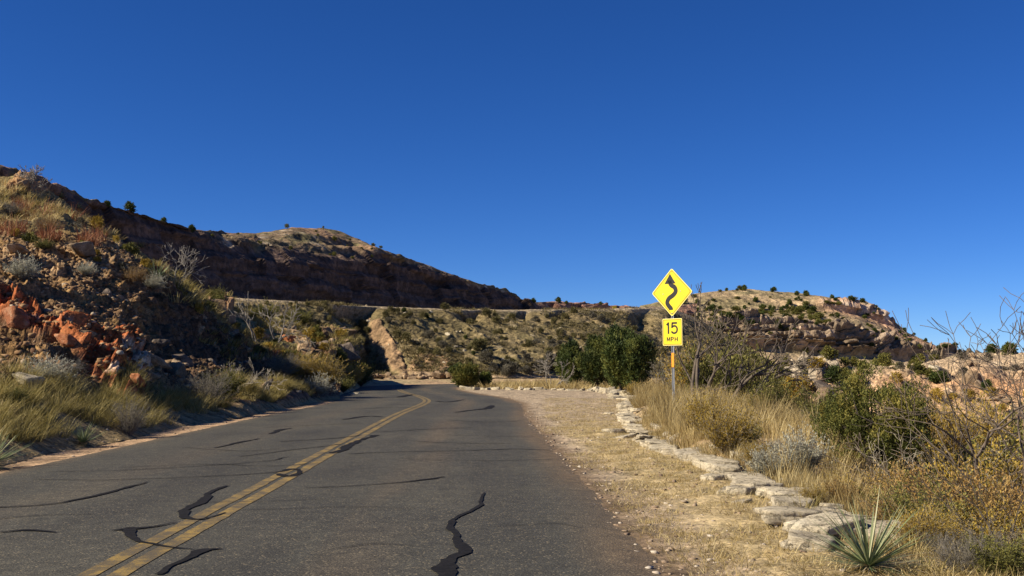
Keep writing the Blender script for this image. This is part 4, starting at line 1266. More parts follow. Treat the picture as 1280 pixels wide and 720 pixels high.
# uncountable rubble on the bluff and gravel at the road edges
def rubble(name, pts, smin, smax, mat, seed, sub=1):
    r = np.random.default_rng(seed); mb = MB()
    for i, p in enumerate(pts):
        V, Fc = rock_vf((1, r.uniform(.6, 1), r.uniform(.4, .9)), seed * 1000 + i % 40, sub=sub, npl=8, rough=0)
        a = r.uniform(0, 6.28); ca, sa = math.cos(a), math.sin(a)
        s_ = smin * (smax / smin) ** (r.random() ** 2.2)
        V = V @ np.array([[ca, sa, 0], [-sa, ca, 0], [0, 0, 1]]) * s_
        mb.add(V + p, None, Fc, t=r.random())
    return tag(link(name, mb.mesh(name, mat)), kind='stuff')
_rk = {}
_old = rock_vf
def rock_vf(dims, seed, **kw):
    key = (seed, tuple(sorted(kw.items())))
    if key not in _rk: _rk[key] = _old((1, 1, 1), seed, **kw)
    V, Fc = _rk[key]; return V * np.asarray(dims), Fc
def leaf_rock_mat(nm, stops): return leaf_mat(nm, stops, 0, .95)
M['rubble'] = leaf_rock_mat('rubble_stones', [(0, (.12, .06, .035)), (.5, (.28, .165, .075)), (.85, (.38, .235, .12)), (1, (.44, .37, .27))])
M['gravel'] = leaf_rock_mat('gravel_stones', [(0, (.16, .11, .08)), (.5, (.33, .24, .16)), (1, (.52, .45, .36))])
H_, W_ = BLUFF.shape[:2]
ii = (rng.uniform(.10, .68, 11000) * H_).astype(int); jj = (rng.uniform(.17, .98, 11000) * W_).astype(int)
kp = [k_ for k_ in range(len(ii)) if not (topix(BLUFF[ii[k_], jj[k_]])[0] > 185 and ii[k_] / H_ > .24)]
rubble('rubble', BLUFF[ii, jj][kp], .035, .20, M['rubble'], 3)
q = np.stack([rng.uniform(-8.2, -6.0, 1500), rng.uniform(9, 52, 1500)], -1)
gpts = [(x - .028 * y_ * .9, y_, drop(x - .028 * y_ * .9, y_)) for x, y_ in q]
n_ = 3800
yy = 4 + 44 * rng.random(n_) ** 1.6; xx = 1.0 - .028 * yy + rng.uniform(0, 1, n_) ** 1.3 * (wall_x(yy) - 1.0 + .028 * yy)
gpts += [(a, b, drop(a, b)) for a, b in zip(xx, yy)]
rubble('gravel', np.array(gpts), .010, .06, M['gravel'], 4)

# =================================================================== GRASS
M['bankgrass'] = leaf_mat('brown_olive_grass', [(0, (.07, .06, .025)), (.5, (.16, .13, .055)), (1, (.30, .24, .12))], .25)
def pts_in(n, f):
    out = []
    while len(out) < n:
        p = f()
        if p is not None: out.append((p[0], p[1], drop(p[0], p[1])))
    return out
def left_belt():
    y = random.uniform(7, 44); u = random.random()
    wd = np.interp(y, [7, 14, 20, 26, 32, 44], [4.0, 2.6, 1.9, 1.3, 1.0, .7])
    x = -2.37 - .028 * y - HWL - np.interp(y, [7, 30, 44], [.95, .9, .7]) - u * wd
    if fbm(np.array([[x * .55, y * .55, 1.]]), 2, 77)[0] < -.32: return None
    return x, y
field('roadside_grass', pts_in(1150, left_belt), .42, 62, .009, M['grass'], 1.0, .15, .16)
def bl_bench(r0, r1, thr):
    def f():
        p = BLUFF[int(H_ * random.uniform(r0, r1)), int(W_ * random.uniform(.1, .9))]
        if fbm(p[None] * .35, 2, 78)[0] < thr: return None
        return p
    return f
field('bluff_grass', pts_in(300, bl_bench(.68, .90, .0)), .42, 45, .022, M['straw'], .7, .2, .2)
field('bluff_green_grass', pts_in(90, bl_bench(.68, .88, .06)), .42, 45, .022, M['grass'], .7, .2, .2)
field('bluff_red_grass', pts_in(60, bl_bench(.62, .85, .12)), .7, 40, .022, M['redgrass'], .35, .2, .1)
Hp, Wp = PROM.shape[:2]
def prom_f():
    p = PROM[int(Hp * random.uniform(.12, .85)), int(Wp * random.random())]
    return p if fbm(p[None] * .25, 2, 79)[0] > -.2 else None
field('promontory_grass', pts_in(520, prom_f), .5, 36, .035, M['grass'], .9, .35, .2)
def in_gully(px, py, *a): return abs(px - (478 + (py - 420) * .55)) < 15
Hb, Wb = BANK.shape[:2]
def bank_f():
    p = BANK[int(Hb * random.uniform(.03, .92)), int(Wb * random.random())]
    if in_gully(*topix(p)): return None
    return p if fbm(p[None] * .12, 3, 80)[0] > -.05 else None
field('bank_grass', pts_in(2600, bank_f), .45, 18, .07, M['bankgrass'], 1.0, .4, .2)
# flattened straw on the shoulder
def shoulder():
    y = 3.8 + 40 * random.random() ** 1.7
    x0 = 1.30 - .028 * y + (0 if y < 22 else (y - 22) * .06); x1 = float(wall_x(y)) + .1
    x = random.uniform(x0, x1)
    if fbm(np.array([[x * 1.1, y * .8, 4.]]), 2, 81)[0] < -.18 - .2 * (x - x0): return None
    return x, y
field('shoulder_grass', pts_in(7200, shoulder), .12, 24, .006, M['straw'], 2.2, .12, .25)
field('shoulder_green_grass', pts_in(260, shoulder), .10, 26, .006, M['grass'], 1.6, .10, .2)
def behind_wall(a, b, w0, w1, thr=-.3):
    def f():
        y = random.uniform(a, b); x = float(wall_x(y)) + random.uniform(w0, w1)
        if fbm(np.array([[x * .6, y * .6, 9.]]), 2, 82)[0] < thr: return None
        return x, y
    return f
field('tall_dry_grass', pts_in(280, behind_wall(16.5, 41, .45, 3.4, -.12)), .60, 50, .012, M['straw'], .38, .16, .10)
field('dry_slope_grass', pts_in(260, behind_wall(8.0, 18, .5, 4.2, -.15)), .40, 46, .008, M['straw'], .35, .14, .10)
field('wall_grass', pts_in(240, behind_wall(9., 24, .28, .9, -.4)), .24, 44, .008, M['straw'], .35, .14, .10)
field('dry_gully_grass', pts_in(360, behind_wall(14, 50, 3., 16., -.05)), .42, 36, .014, M['grass'], .6, .2, .15)
def corner():
    return random.uniform(2.5, 6.0), random.uniform(5.2, 10.)
field('verge_grass', pts_in(420, corner), .20, 40, .006, M['straw'], 1.1, .14, .2)
field('verge_weeds', pts_in(260, corner), .22, 40, .006, M['grass'], 1.0, .12, .2)
def island():
    y = random.uniform(58, 86); x = random.uniform(-4, 16)
    if road_lat(np.array([x]), np.array([y]))[0] < HWR + 1.2: return None
    lx = np.interp(x, [-3.2, 0, 3, 5, 5.5], [62.5, 61.8, 61.2, 57.5, 46])
    return (x, y) if y > lx + .6 else None
field('island_grass', pts_in(420, island), .55, 40, .03, M['straw'], .6, .3, .15)

# =================================================================== YUCCAS
def yucca_parts(n, h, seed, w=.018):
    r = np.random.default_rng(seed)
    el = np.arcsin(r.uniform(-.05, .93, n)); az = r.uniform(0, 6.283, n)
    D = np.stack([np.cos(az) * np.cos(el), np.sin(az) * np.cos(el), np.sin(el)], -1)
    R = D * .05 + np.array([0, 0, .06])
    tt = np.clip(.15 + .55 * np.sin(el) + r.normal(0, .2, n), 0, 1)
    V, Q, t = blades(R, D, h * r.uniform(.75, 1.05, n), np.full(n, w), r.uniform(-.02, .08, n), t=tt)
    mb = MB(); mb.add(V, Q, t=t)
    nd = n // 2; az = r.uniform(0, 6.283, nd); el = r.uniform(-.25, .2, nd)
    D = np.stack([np.cos(az) * np.cos(el), np.sin(az) * np.cos(el), np.sin(el) + .15], -1)
    V, Q, t = blades(D * .04 + np.array([0, 0, .05]), D, h * r.uniform(.5, .95, nd), np.full(nd, w * .9), r.uniform(.1, .3, nd))
    m2 = MB(); m2.add(V, Q, t=t)
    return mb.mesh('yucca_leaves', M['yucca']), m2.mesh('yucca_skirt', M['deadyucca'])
YP = [yucca_parts(150, 1., 5, .030), yucca_parts(110, 1., 6, .035)]
def yucca(loc, h, label, v=0, group=None):
    o = thing('yucca', label, 'yucca', loc, random.uniform(0, 6), group, h)
    link('leaves', YP[v][0], o); link('dead_leaves', YP[v][1], o); return o
yucca(at(1078, 6.75), .50, 'large spiky yucca at the end of the sandstone wall in the lower right')
yucca(at(1292, 6.7), .42, 'yucca cut off by the right edge in the lower right corner')
yucca(at(-6, 13.6), .55, 'spiky yucca at the left edge beside the road verge')
yucca(at(108, 17.3), .42, 'small pale yucca under the grass tufts on the left verge')
for px, py, h, lb in ((97, 262, .9, 'bright yucca high on the near bluff just below its dark upper slope'), (176, 310, 1.0, 'pale yucca at the right end of the grassy bluff bench'), (76, 248, .8, 'yucca nearest the skyline of the near bluff'), (196, 352, .9, 'whitish yucca in the shaded right flank of the near bluff')):
    p = hit(px, py)
    if p: yucca(p, h, lb, 1)

# =================================================================== SHRUBS NEAR
BR = {
    'sage': [brush('sage', 110, 8000, .045, .020, M['sage'], M['greybark'], 1.0, seed=1), brush('sage', 90, 7000, .05, .022, M['sage'], M['greybark'], 1.1, seed=2)],
    'gold': [brush('gold', 120, 10000, .04, .017, M['gold'], M['palebark'], 1.0, seed=3, leafstart=.3), brush('gold', 110, 9000, .04, .018, M['gold'], M['palebark'], .8, seed=4)],
    'rust': [brush('rust', 120, 8500, .04, .014, M['rust'], M['bark'], .9, seed=5, leafstart=.2), brush('rust', 100, 7500, .042, .014, M['rust'], M['greybark'], 1.1, seed=6, leafstart=.2)],
    'olive': [brush('olive', 90, 8500, .045, .021, M['olive'], M['bark'], 1.0, seed=7, leafstart=.2), brush('olive', 80, 5600, .05, .020, M['olive'], M['bark'], .8, seed=8, leafstart=.2)],
    'grey': [brush('grey', 110, 3600, .04, .012, M['greyshrub'], M['greybark'], 1.0, seed=9), brush('grey', 100, 3000, .04, .014, M['greyshrub'], M['greybark'], .9, seed=10)],
}
def shrub(kind, px, d, hpx, label, sx=1., v=None, cat='shrub', group=None, sink=0., name=None):
    p = at(px, d); p.z -= sink
    h = max(.12, (float(P(px, hpx, d)[2]) - p.z) / .95) if hpx > 200 else hpx / F * d
    m_ = BR[kind][random.randint(0, 1) if v is None else v]
    return place_brush(m_, name or {'sage': 'sagebrush', 'gold': 'rabbitbrush', 'rust': 'buckwheat_bush', 'olive': 'olive_shrub', 'grey': 'grey_shrub'}[kind], label, cat, p, h, group=group, sx=sx)
shrub('gold', 1012, 9.7, 602, 'low mustard yellow brush growing right behind the sandstone slabs', 1.0, 0)
shrub('sage', 1000, 12.6, 533, 'round silver sagebrush behind the wall, palest bush on the right side', .85)
shrub('sage', 965, 14.0, 548, 'smaller silver sagebrush leaning left of the palest sagebrush', .8)
shrub('gold', 908, 14.2, 70, 'golden brown brush standing behind the wall to the right of the sign', .85, 0)
shrub('gold', 882, 16.2, 58, 'olive gold brush closest to the wall just right of the sign post', .8, 1)
shrub('olive', 932, 14.8, 34, 'small green shrub tucked behind the golden brown brush', .8)
shrub('rust', 1205, 8.6, 588, 'tall rusty tan bush in the lower right above the yucca', 1.15, 0)
shrub('rust', 1268, 9.4, 568, 'rusty brown bush cut by the right edge', 1.15, 1)
shrub('olive', 1150, 8.4, 605, 'olive bush between the yucca and the rusty tan bush', 1.15, 0)
shrub('grey', 1232, 7.3, 650, 'dull grey green bush at the bottom right in front of the rusty bush', 1.15, 0)
shrub('grey', 1180, 7.6, 668, 'small grey bush right of the large yucca', 1.15, 1)
shrub('rust', 1130, 10.5, 580, 'reddish tan bush in dry grass behind the large yucca', 1.15, 0)
shrub('rust', 1085, 10.8, 608, 'low reddish bush behind the tilted end slab of the wall', 1., 1)
shrub('gold', 1230, 12.0, 556, 'yellowish bush behind the rusty bushes at the right', 1.15, 1)
shrub('olive', 1285, 12.5, 540, 'dark olive bush at the right edge behind the rusty bush', 1.15, 1)
shrub('olive', 1190, 14.5, 545, 'green bush under the bare tree at the right', 1.15, 0)
shrub('gold', 1060, 16.0, 556, 'yellow brush at the left foot of the tall green juniper bush', .8, 1)
shrub('gold', 1175, 24., 492, 'tall yellow leaved bush against the orange cut bank', .6, 0)
shrub('gold', 1215, 26., 498, 'yellow leaved bush against the cut bank beside its taller neighbour', .7, 1)
shrub('olive', 1030, 20., 486, 'olive shrub behind the palest sagebrush', .8, 0)
shrub('olive', 962, 22., 470, 'olive yellow bush right of the bare tree behind the sign', .8, 1)
shrub('gold', 938, 23., 488, 'yellowish bush under the leaning bare trunk behind the sign', .8, 0)
shrub('olive', 895, 33., 418, 'broad olive green bush behind the sign post', .7, 0)
shrub('olive', 935, 35., 428, 'olive bush right of the broad bush behind the sign', .7, 1)
shrub('gold', 862, 36., 432, 'tawny bush directly behind the sign post', .7, 1)
shrub('olive', 985, 34., 476, 'dark olive bush beyond the silver sagebrush', .8, 0)
shrub('grey', 842, 38., 444, 'grey bush between the big juniper and the sign post', .8)
shrub('grey', 1010, 26., 506, 'grey shrub in the gully beyond the sagebrush', .8)
shrub('olive', 1240, 30., 508, 'olive shrub at the foot of the cut bank near the right edge', .9)
shrub('gold', 1130, 30., 506, 'yellow shrub at the foot of the cut bank behind the tall juniper bush', .9)
shrub('gold', 795, 44., 478, 'low green yellow clump at the foot of the big juniper', 1.4, 1)
for i_, (px, d, k_, h_, lb) in enumerate(((958, 12.2, 'sage', 42, 'low silver sagebrush right against the wall stones'), (940, 13.2, 'gold', 30, 'low amber tuft bush between the wall and the silver sagebrush'), (1048, 9.8, 'rust', 40, 'short rusty bush just behind the biggest wall slab'), (1040, 11.4, 'gold', 36, 'yellow brush behind the short rusty bush at the wall end'), (1110, 8.6, 'rust', 56, 'tan bush directly behind the large yucca'), (870, 19.5, 'gold', 30, 'small gold clump at the wall below the sign'), (1160, 7.4, 'grey', 34, 'low grey bush crowding the right side of the large yucca'), (1215, 6.9, 'grey', 40, 'grey bush at the bottom edge between the two yuccas'), (1100, 9.6, 'olive', 50, 'dull green bush left of the olive bush behind the yucca'))):
    shrub(k_, px, d, h_, lb, 1.15)
for px, d, k_, h_, lb in ((1190, 6.6, 'grey', 56, 'grey bush right behind the dead leaves of the large yucca'), (1240, 6.5, 'olive', 62, 'olive bush in the bottom right corner left of the cut off yucca'), (1150, 7.6, 'gold', 60, 'yellow brush between the large yucca and the olive bush'), (1235, 8.0, 'gold', 95, 'amber yellow bush in front of the rusty tan bush at lower right'), (1180, 9.2, 'olive', 95, 'green olive bush left of the rusty tan bush at lower right'), (1120, 11.5, 'gold', 70, 'yellow bush in the dry grass under the wide yellow green juniper')):
    shrub(k_, px, d, h_, lb, 1.1)
# left side
shrub('sage', 62, 20.6, 40, 'pale grey sagebrush standing out below the red ledge', 1.1, 0)
shrub('grey', 262, 27.5, 52, 'olive grey bush at the right end of the roadside grass', .9)
shrub('grey', 165, 19.5, 50, 'grey tuft shrub inside the roadside grass belt', .8, 1)
shrub('olive', 282, 29.5, 46, 'green bush among the last grass tufts before the shaded slope', .9)
def shrub_hit(kind, px, py, hpx, label, sx=1., v=None, group=None):
    p = hit(px, py)
    if p is None: return
    m_ = BR[kind][random.randint(0, 1) if v is None else v]
    return place_brush(m_, {'sage': 'sagebrush', 'gold': 'rabbitbrush', 'rust': 'buckwheat_bush', 'olive': 'olive_shrub', 'grey': 'grey_shrub'}[kind], label, 'shrub', p, hpx / F * p.y, group=group, sx=sx)
shrub_hit('sage', 28, 348, 30, 'grey sagebrush on the rubble at the far left of the near bluff', 1.1)
shrub_hit('sage', 108, 345, 20, 'small sagebrush on the middle of the near bluff', 1.1)
shrub_hit('sage', 192, 362, 22, 'sagebrush at the shaded right shoulder of the near bluff', 1.2)
shrub_hit('rust', 170, 355, 26, 'reddish bush left of the shoulder sagebrush on the near bluff', 1.)
shrub_hit('grey', 14, 270, 22, 'grey bush in the shade under the near bluff rim at the left edge', 1.1)
shrub_hit('rust', 60, 290, 24, 'red brown bush in the middle of the upper bluff grass', 1.1)
shrub_hit('olive', 55, 312, 16, 'green patch of shrub beside the bluff boulders', 1.3)
shrub_hit('olive', 20, 508, 26, 'dark olive shrub among grass under the pale boulder', 1.1)
shrub_hit('grey', 90, 470, 26, 'grey shrub right below the red ledge', 1.)
shrub_hit('gold', 372, 474, 34, 'green gold brush at the left of the brush on the promontory', 1.)
shrub_hit('gold', 392, 480, 42, 'large yellow brush in the middle of the promontory slope', 1.)
shrub_hit('gold', 412, 482, 36, 'yellow brush right of the largest yellow brush on the promontory', 1.)
shrub_hit('gold', 438, 482, 30, 'amber brush at the tip of the promontory beside the dark shrub', 1.)
shrub_hit('olive', 450, 482, 36, 'dark shrub at the very tip of the promontory by the road bend', .8)
shrub_hit('sage', 398, 494, 28, 'pale green shrub at the road edge below the yellow brush', 1.1)
shrub_hit('olive', 428, 490, 22, 'green shrub at the road edge near the promontory tip', 1.2)
shrub_hit('grey', 355, 470, 34, 'dull green bush at the shade line of the promontory', 1.1)
shrub_hit('olive', 334, 402, 28, 'bright olive shrub on the grassy shelf of the promontory', .9)
shrub_hit('olive', 374, 408, 26, 'dark round shrub right of the leafless promontory tree', 1.)
shrub_hit('olive', 318, 398, 14, 'small dark shrub left of the bright olive shrub on the promontory', 1.2)
shrub_hit('olive', 270, 378, 22, 'thin olive shrub growing on the upright orange rock', .9)
shrub_hit('grey', 250, 374, 14, 'small grey shrub against the dark mesa behind the upright rock', .9)
# random filling shrubs in the gully on the right
fillk = ['olive', 'gold', 'grey', 'rust', 'olive', 'grey']
r5 = random.Random(55); made = 0
while made < 46:
    y = r5.uniform(11, 52); x = float(wall_x(y)) + r5.uniform(2.2, 17)
    px = 640 + x / y * F
    if px > 1330 or px < 850: continue
    k = fillk[made % 6]; p = Vector((x, y, drop(x, y)))
    lab = {'olive': 'olive green shrub on the slope right of the road', 'gold': 'yellow brush on the slope right of the road', 'grey': 'grey shrub on the slope right of the road', 'rust': 'rust coloured bush on the slope right of the road'}[k]
    place_brush(BR[k][made % 2], {'gold': 'rabbitbrush', 'rust': 'buckwheat_bush', 'olive': 'olive_shrub', 'grey': 'grey_shrub'}[k], lab + ' half hidden by its neighbours', 'shrub', p, r5.uniform(.35, .85), group=k + ' shrubs filling the right slope', sx=r5.uniform(.7, 1.1)); made += 1

# =================================================================== JUNIPERS
def juniper(name, label, loc, h, w, lobes, n, mat, L=.10, W=.028, gap=.45, seed=0, group=None, trunk=True):
    o = thing(name, label, 'juniper', loc, 0, group)
    lb = [(x * w / 2, y * w / 2, z * h, rx * w / 2, ry * w / 2, rz * h) for x, y, z, rx, ry, rz in lobes]
    link('crown', juniper_leafs(lb, n, L, W, .8, gap, seed).mesh('juniper_crown', mat), o)
    S, tips = [], []
    for l in lb:
        b = np.array([random.gauss(0, .06 * w), random.gauss(0, .06 * w), -.1]); e = np.array([l[0], l[1], l[2] + l[5] * .5])
        pts = catmull([b, b + (e - b) * .4 + np.array([0, 0, .08 * h]), e], 4)
        for k in range(len(pts) - 1): S.append((pts[k], pts[k + 1], .035 * h * (1 - k / 9) * .6, .035 * h * (1 - (k + 1) / 9) * .6))
    link('trunk', seg_mesh('juniper_trunk', S, M['bark'], 6), o)
    return o
def top_h(px, d, py): return max(.3, (float(P(px, py, d)[2]) - at(px, d).z) / .97)
r9 = random.Random(9)
def mk_lobes(n, seed, tall=.5):
    r = random.Random(seed); out = [(0, 0, .45, .62, .62, .42)]
    for i in range(n):
        a = i / n * 6.283 + r.uniform(-.4, .4); q = r.uniform(.35, .68)
        z = r.uniform(.28, .62)
        out.append((math.cos(a) * q, math.sin(a) * q, z, r.uniform(.25, .42), r.uniform(.25, .42), r.uniform(.2, .36)))
    for i in range(4):
        out.append((r.uniform(-.4, .4), r.uniform(-.4, .4), r.uniform(.68, .82), r.uniform(.18, .3), r.uniform(.18, .3), r.uniform(.14, .2)))
    return out
JD = 60.
juniper('juniper', 'large dark green juniper left of the sign, broadest of the trees by the pull-out', at(783, 58), top_h(783, 58, 412), 74 / F * 58, mk_lobes(11, 1), 15000, M['juniper'], .19, .05, .55, 3)
juniper('juniper', 'dark juniper directly left of the broadest juniper, touching it', at(744, 64), top_h(744, 64, 424), 44 / F * 64, mk_lobes(8, 2), 7000, M['juniper'], .19, .05, .5, 4)
juniper('juniper', 'smaller round juniper farthest left of the juniper trio by the pull-out', at(713, 68), top_h(713, 68, 430), 40 / F * 68, mk_lobes(7, 3), 5000, M['juniper'], .19, .05, .5, 5)
juniper('juniper', 'small bright green juniper on the tip of the stone edged island at the bend', at(583, 65), top_h(583, 65, 459), 40 / F * 65, mk_lobes(6, 4), 2800, M['juniper_y'], .19, .05, .45, 6)
juniper('juniper', 'tiny juniper right of the small bright one on the island tip', at(606, 66), top_h(606, 66, 467), 16 / F * 66, mk_lobes(5, 5), 900, M['juniper'], .12, .05, .4, 7)
juniper('juniper', 'low dark juniper at the foot of the red earth behind the island tip', at(575, 90), top_h(575, 90, 457), 34 / F * 90, mk_lobes(6, 6), 1500, M['juniper'], .16, .06, .4, 8)
juniper('juniper', 'tall yellow green juniper bush behind the dry grass on the right', at(1092, 14.2), top_h(1092, 14.2, 458), 175 / F * 14.2, mk_lobes(15, 7), 12500, M['juniper_y'], .05, .014, 1.0, 9)
juniper('juniper', 'narrow yellow green juniper at the left of the tall one on the right', at(1046, 15.5), top_h(1046, 15.5, 484), 52 / F * 15.5, mk_lobes(10, 8), 4500, M['juniper_y'], .05, .014, 1.0, 10)

# =================================================================== BARE TREES
def bare_tree(label, loc, stems, mat, lev=3, name='bare_tree', wig=.2, spread=.75, rmin=.004, group=None, up=.05, kids=(2, 3), ns=5, shrink=.66):
    o = thing(name, label, 'tree', loc, 0, group)
    for d, L, r in stems:
        S, tips = [], []
        grow_tree((0, 0, -.15), d, L, r, lev, S, tips, wig, spread, kids, up, ns, shrink)
        link('stem', seg_mesh('stem', S, mat, 5, rmin), o)
    return o
M['mesquite'] = plain_mat('mesquite_bark', (.10, .078, .058), .9, 0, .4, 12)
M['twig'] = plain_mat('brown_twig', (.12, .09, .065), .9, 0, .4, 12)
random.seed(21)
bare_tree('dark leafless mesquite with forked trunk rising behind the warning sign', at(866, 29), [((.20, .1, 1), 1.5, .06), ((.62, .2, 1.), 1.55, .055), ((.36, .3, 1.1), 1.95, .06), ((.95, .1, .9), 1.5, .05)], M['mesquite'], 3, rmin=.009, spread=.6, wig=.16, kids=(2, 3), up=.08, shrink=.6)
random.seed(22)
bare_tree('second leafless mesquite leaning right, with a dark trunk near the olive gold brush', at(905, 27), [((.55, .1, .9), 1.4, .06), ((.95, 0, .75), 1.4, .055), ((.1, 0, 1), 1.0, .045)], M['mesquite'], 3, rmin=.010, spread=.85, wig=.24)
random.seed(24)
bare_tree('leafless grey brown tree at the right edge with fine branches against the sky', at(1258, 11.5), [((-.35, .1, 1.), 1.25, .032), ((-.12, 0, 1), 1.3, .034), ((.16, .2, 1), 1.25, .032), ((-.7, 0, .8), 1.15, .026), ((.05, -.3, 1), 1.2, .026)], M['twig'], 4, rmin=.0034, spread=.85, wig=.2)
random.seed(25)
bare_tree('pale leafless bush with crooked twigs in front of the tall yellow green juniper', at(1130, 12.6), [((-.7, 0, .9), .45, .010), ((.4, 0, 1), .45, .010), ((-.2, .1, 1), .5, .011), ((.8, 0, .8), .4, .009)], M['palebark'], 3, 'bare_bush', rmin=.0022)
random.seed(26)
bare_tree('bare dark stalk leaning left in front of the grey bush at the bottom right', at(1275, 7.6), [((-.75, .1, .9), .75, .008), ((-.3, 0, 1), .6, .007)], M['bark'], 2, 'bare_bush', rmin=.0018, spread=.5)
random.seed(27)
bare_tree('leafless white twiggy bush at the shaded foot of the near bluff', at(322, 33), [((-.5, 0, 1), .6, .014), ((.4, 0, 1), .65, .014), ((0, .1, 1), .65, .014), ((.8, 0, .8), .55, .012), ((-.9, 0, .7), .55, .012)], M['palebark'], 3, 'bare_bush', rmin=.006)
random.seed(28)
bare_tree('smaller leafless twiggy bush left of the white one at the bluff foot', at(292, 31), [((-.4, 0, 1), .5, .012), ((.3, 0, 1), .5, .012), ((.1, .3, .9), .5, .011)], M['palebark'], 3, 'bare_bush', rmin=.005)
random.seed(29)
p = hit(346, 428)
bare_tree('crooked leafless tree on the promontory slope above the road bend', p, [((-.2, 0, 1), 1.2, .06), ((.35, 0, 1), 1.3, .06), ((.05, .2, 1), 1.3, .055)], M['greybark'], 3, rmin=.014)
p = hit(322, 432)
bare_tree('small leaning leafless tree left of the crooked one on the promontory', p, [((-.7, 0, .9), 1.6, .05), ((-.2, 0, 1), 1.3, .04)], M['greybark'], 2, rmin=.014)
random.seed(30)
p = hit(222, 352)
if p: bare_tree('grey leafless bush against the dark mesa at the right shoulder of the near bluff', p, [((-.3, 0, 1), .9, .025), ((.4, 0, 1), .9, .025), ((.7, 0, .8), .8, .02)], M['greybark'], 3, 'bare_bush', rmin=.010)
p = hit(38, 236)
if p: bare_tree('wispy leafless bush on the skyline of the near bluff', p, [((-.5, 0, 1), .55, .02), ((.4, 0, 1), .6, .02), ((0, 0, 1), .6, .02), ((.8, 0, .7), .5, .016)], M['greybark'], 3, 'bare_bush', rmin=.010)
p = at(742, 60)
bare_tree('grey leafless bush in front of the junipers at the pull-out', at(688, 64), [((-.5, 0, 1), 1.0, .03), ((.4, 0, 1), 1.0, .03), ((0, 0, 1), 1.1, .03)], M['greybark'], 3, 'bare_bush', rmin=.012)

# =================================================================== FAR SCRUB
def far_mesh(nm, mat, n, L, W, seed, lob=5, gap=.4):
    return juniper_leafs([(x / 2, y / 2, z, rx / 2, ry / 2, rz) for x, y, z, rx, ry, rz in mk_lobes(lob, seed)], n, L, W, .7, gap, seed).mesh(nm, mat)
FJ = [far_mesh('juniper', M['juniper'], 420, .13, .07, 60 + i) for i in range(4)]
FB = [far_mesh('bank_scrub', M['bankolive'], 280, .13, .06, 170 + i) for i in range(4)]
FO = [far_mesh('scrub_bush', M['olive'], 300, .13, .06, 70 + i) for i in range(4)]
FG = [far_mesh('scrub_bush', M['greyshrub'], 260, .13, .05, 80 + i) for i in range(3)]
FY = [far_mesh('scrub_bush', M['gold'], 260, .13, .05, 90 + i) for i in range(2)]
NM = {}
for ms_, n_2 in ((FJ, 'juniper'), (FO, 'scrub_bush'), (FG, 'grey_bush'), (FY, 'yellow_bush'), (FB, 'bank_scrub')):
    for m_ in ms_: NM[m_.name] = n_2
def scatter(G, ms, n, smin, smax, label, cat, group, r0, r1, seed, test=None, sq=(.6, 1.), name='scrub_bush', mind=.0):
    r = random.Random(seed); c_ = 0; tries = 0; Hh, Ww = G.shape[:2]; pts = []
    while c_ < n and tries < n * 60:
        tries += 1
        p = G[int(Hh * r.uniform(r0, r1)), int(Ww * r.random())]
        px, py = topix(p)
        if not (-20 < px < 1300) or (test and not test(px, py, r)): continue
        if not visible(p + np.array([0, 0, .5]), 1.5): continue
        s_ = smin + (smax - smin) * r.random() ** 1.8
        me_ = r.choice(ms); o = tag(link(NM[me_.name], me_), label, cat, group)
        o.location = Vector(p) - Vector((0, 0, .06 * s_)); o.scale = (s_, s_, s_ * r.uniform(*sq)); o.rotation_euler = (0, 0, r.uniform(0, 6.28)); c_ += 1
inr = lambda *b: (lambda px, py, r: any(x0 < px < x1 and y0 < py < y1 for x0, y0, x1, y1 in b))
scatter(BANK, FB, 210, .35, 1.2, 'olive scrub bush dotted over the far canyon bank below the shelf road', 'shrub', 'olive scrub on the far bank', .06, .80, 1, lambda px, py, r: not in_gully(px, py))
scatter(BANK, FG, 90, .35, 1.1, 'grey brown scrub bush dotted over the far canyon bank below the shelf road', 'shrub', 'grey scrub on the far bank', .06, .80, 2, lambda px, py, r: not in_gully(px, py))
scatter(BANK, FJ, 8, .4, .9, 'dark juniper bush on the far canyon bank below the shelf road', 'juniper', 'dark junipers on the far bank', .05, .80, 3, lambda px, py, r: not in_gully(px, py), name='juniper')
scatter(BANK, FG, 22, .9, 1.6, 'grey bush in the row along the foot of the far bank behind the island', 'shrub', 'grey bushes at the bank foot', .01, .12, 4, inr((600, 455, 770, 480)))
scatter(PROM, FO, 30, .4, 1.1, 'olive bush on the grassy promontory slope', 'shrub', 'olive bushes on the promontory', .15, .85, 5)
scatter(PROM, FY, 20, .4, 1.0, 'yellow bush on the grassy promontory slope', 'shrub', 'yellow bushes on the promontory', .12, .6, 6)
scatter(HILL, FJ, 40, 1.2, 2.9, 'dark juniper in the belt above the cliff of the far right hill', 'juniper', 'junipers above the hill cliff', .35, .75, 7, inr((860, 384, 1010, 415), (920, 388, 1060, 412)), name='juniper')
scatter(HILL, FJ, 26, 1.1, 2.6, 'dark juniper dot near the crest of the far right hill', 'juniper', 'junipers on the hill crest', .62, .97, 8, inr((830, 358, 1110, 392)), name='juniper')
scatter(HILL, FO, 40, 1.2, 3., 'olive scrub on the upper slope of the far right hill', 'shrub', 'olive scrub on the far hill', .3, .97, 9, inr((820, 360, 1100, 440)), (.4, .7))
scatter(HILL, FO, 60, 1.6, 4.0, 'green scrub in the dense belt right above the cliff of the far hill', 'shrub', 'green belt scrub on the far hill', .45, .75, 29, inr((880, 386, 1010, 408), (900, 392, 1060, 412)), (.4, .6))
scatter(HILL, FJ, 26, 1.0, 2.2, 'dark bush along the sloping right shoulder of the far hill', 'juniper', 'junipers on the hill shoulder', .1, .95, 10, inr((1080, 392, 1200, 455)), name='juniper')
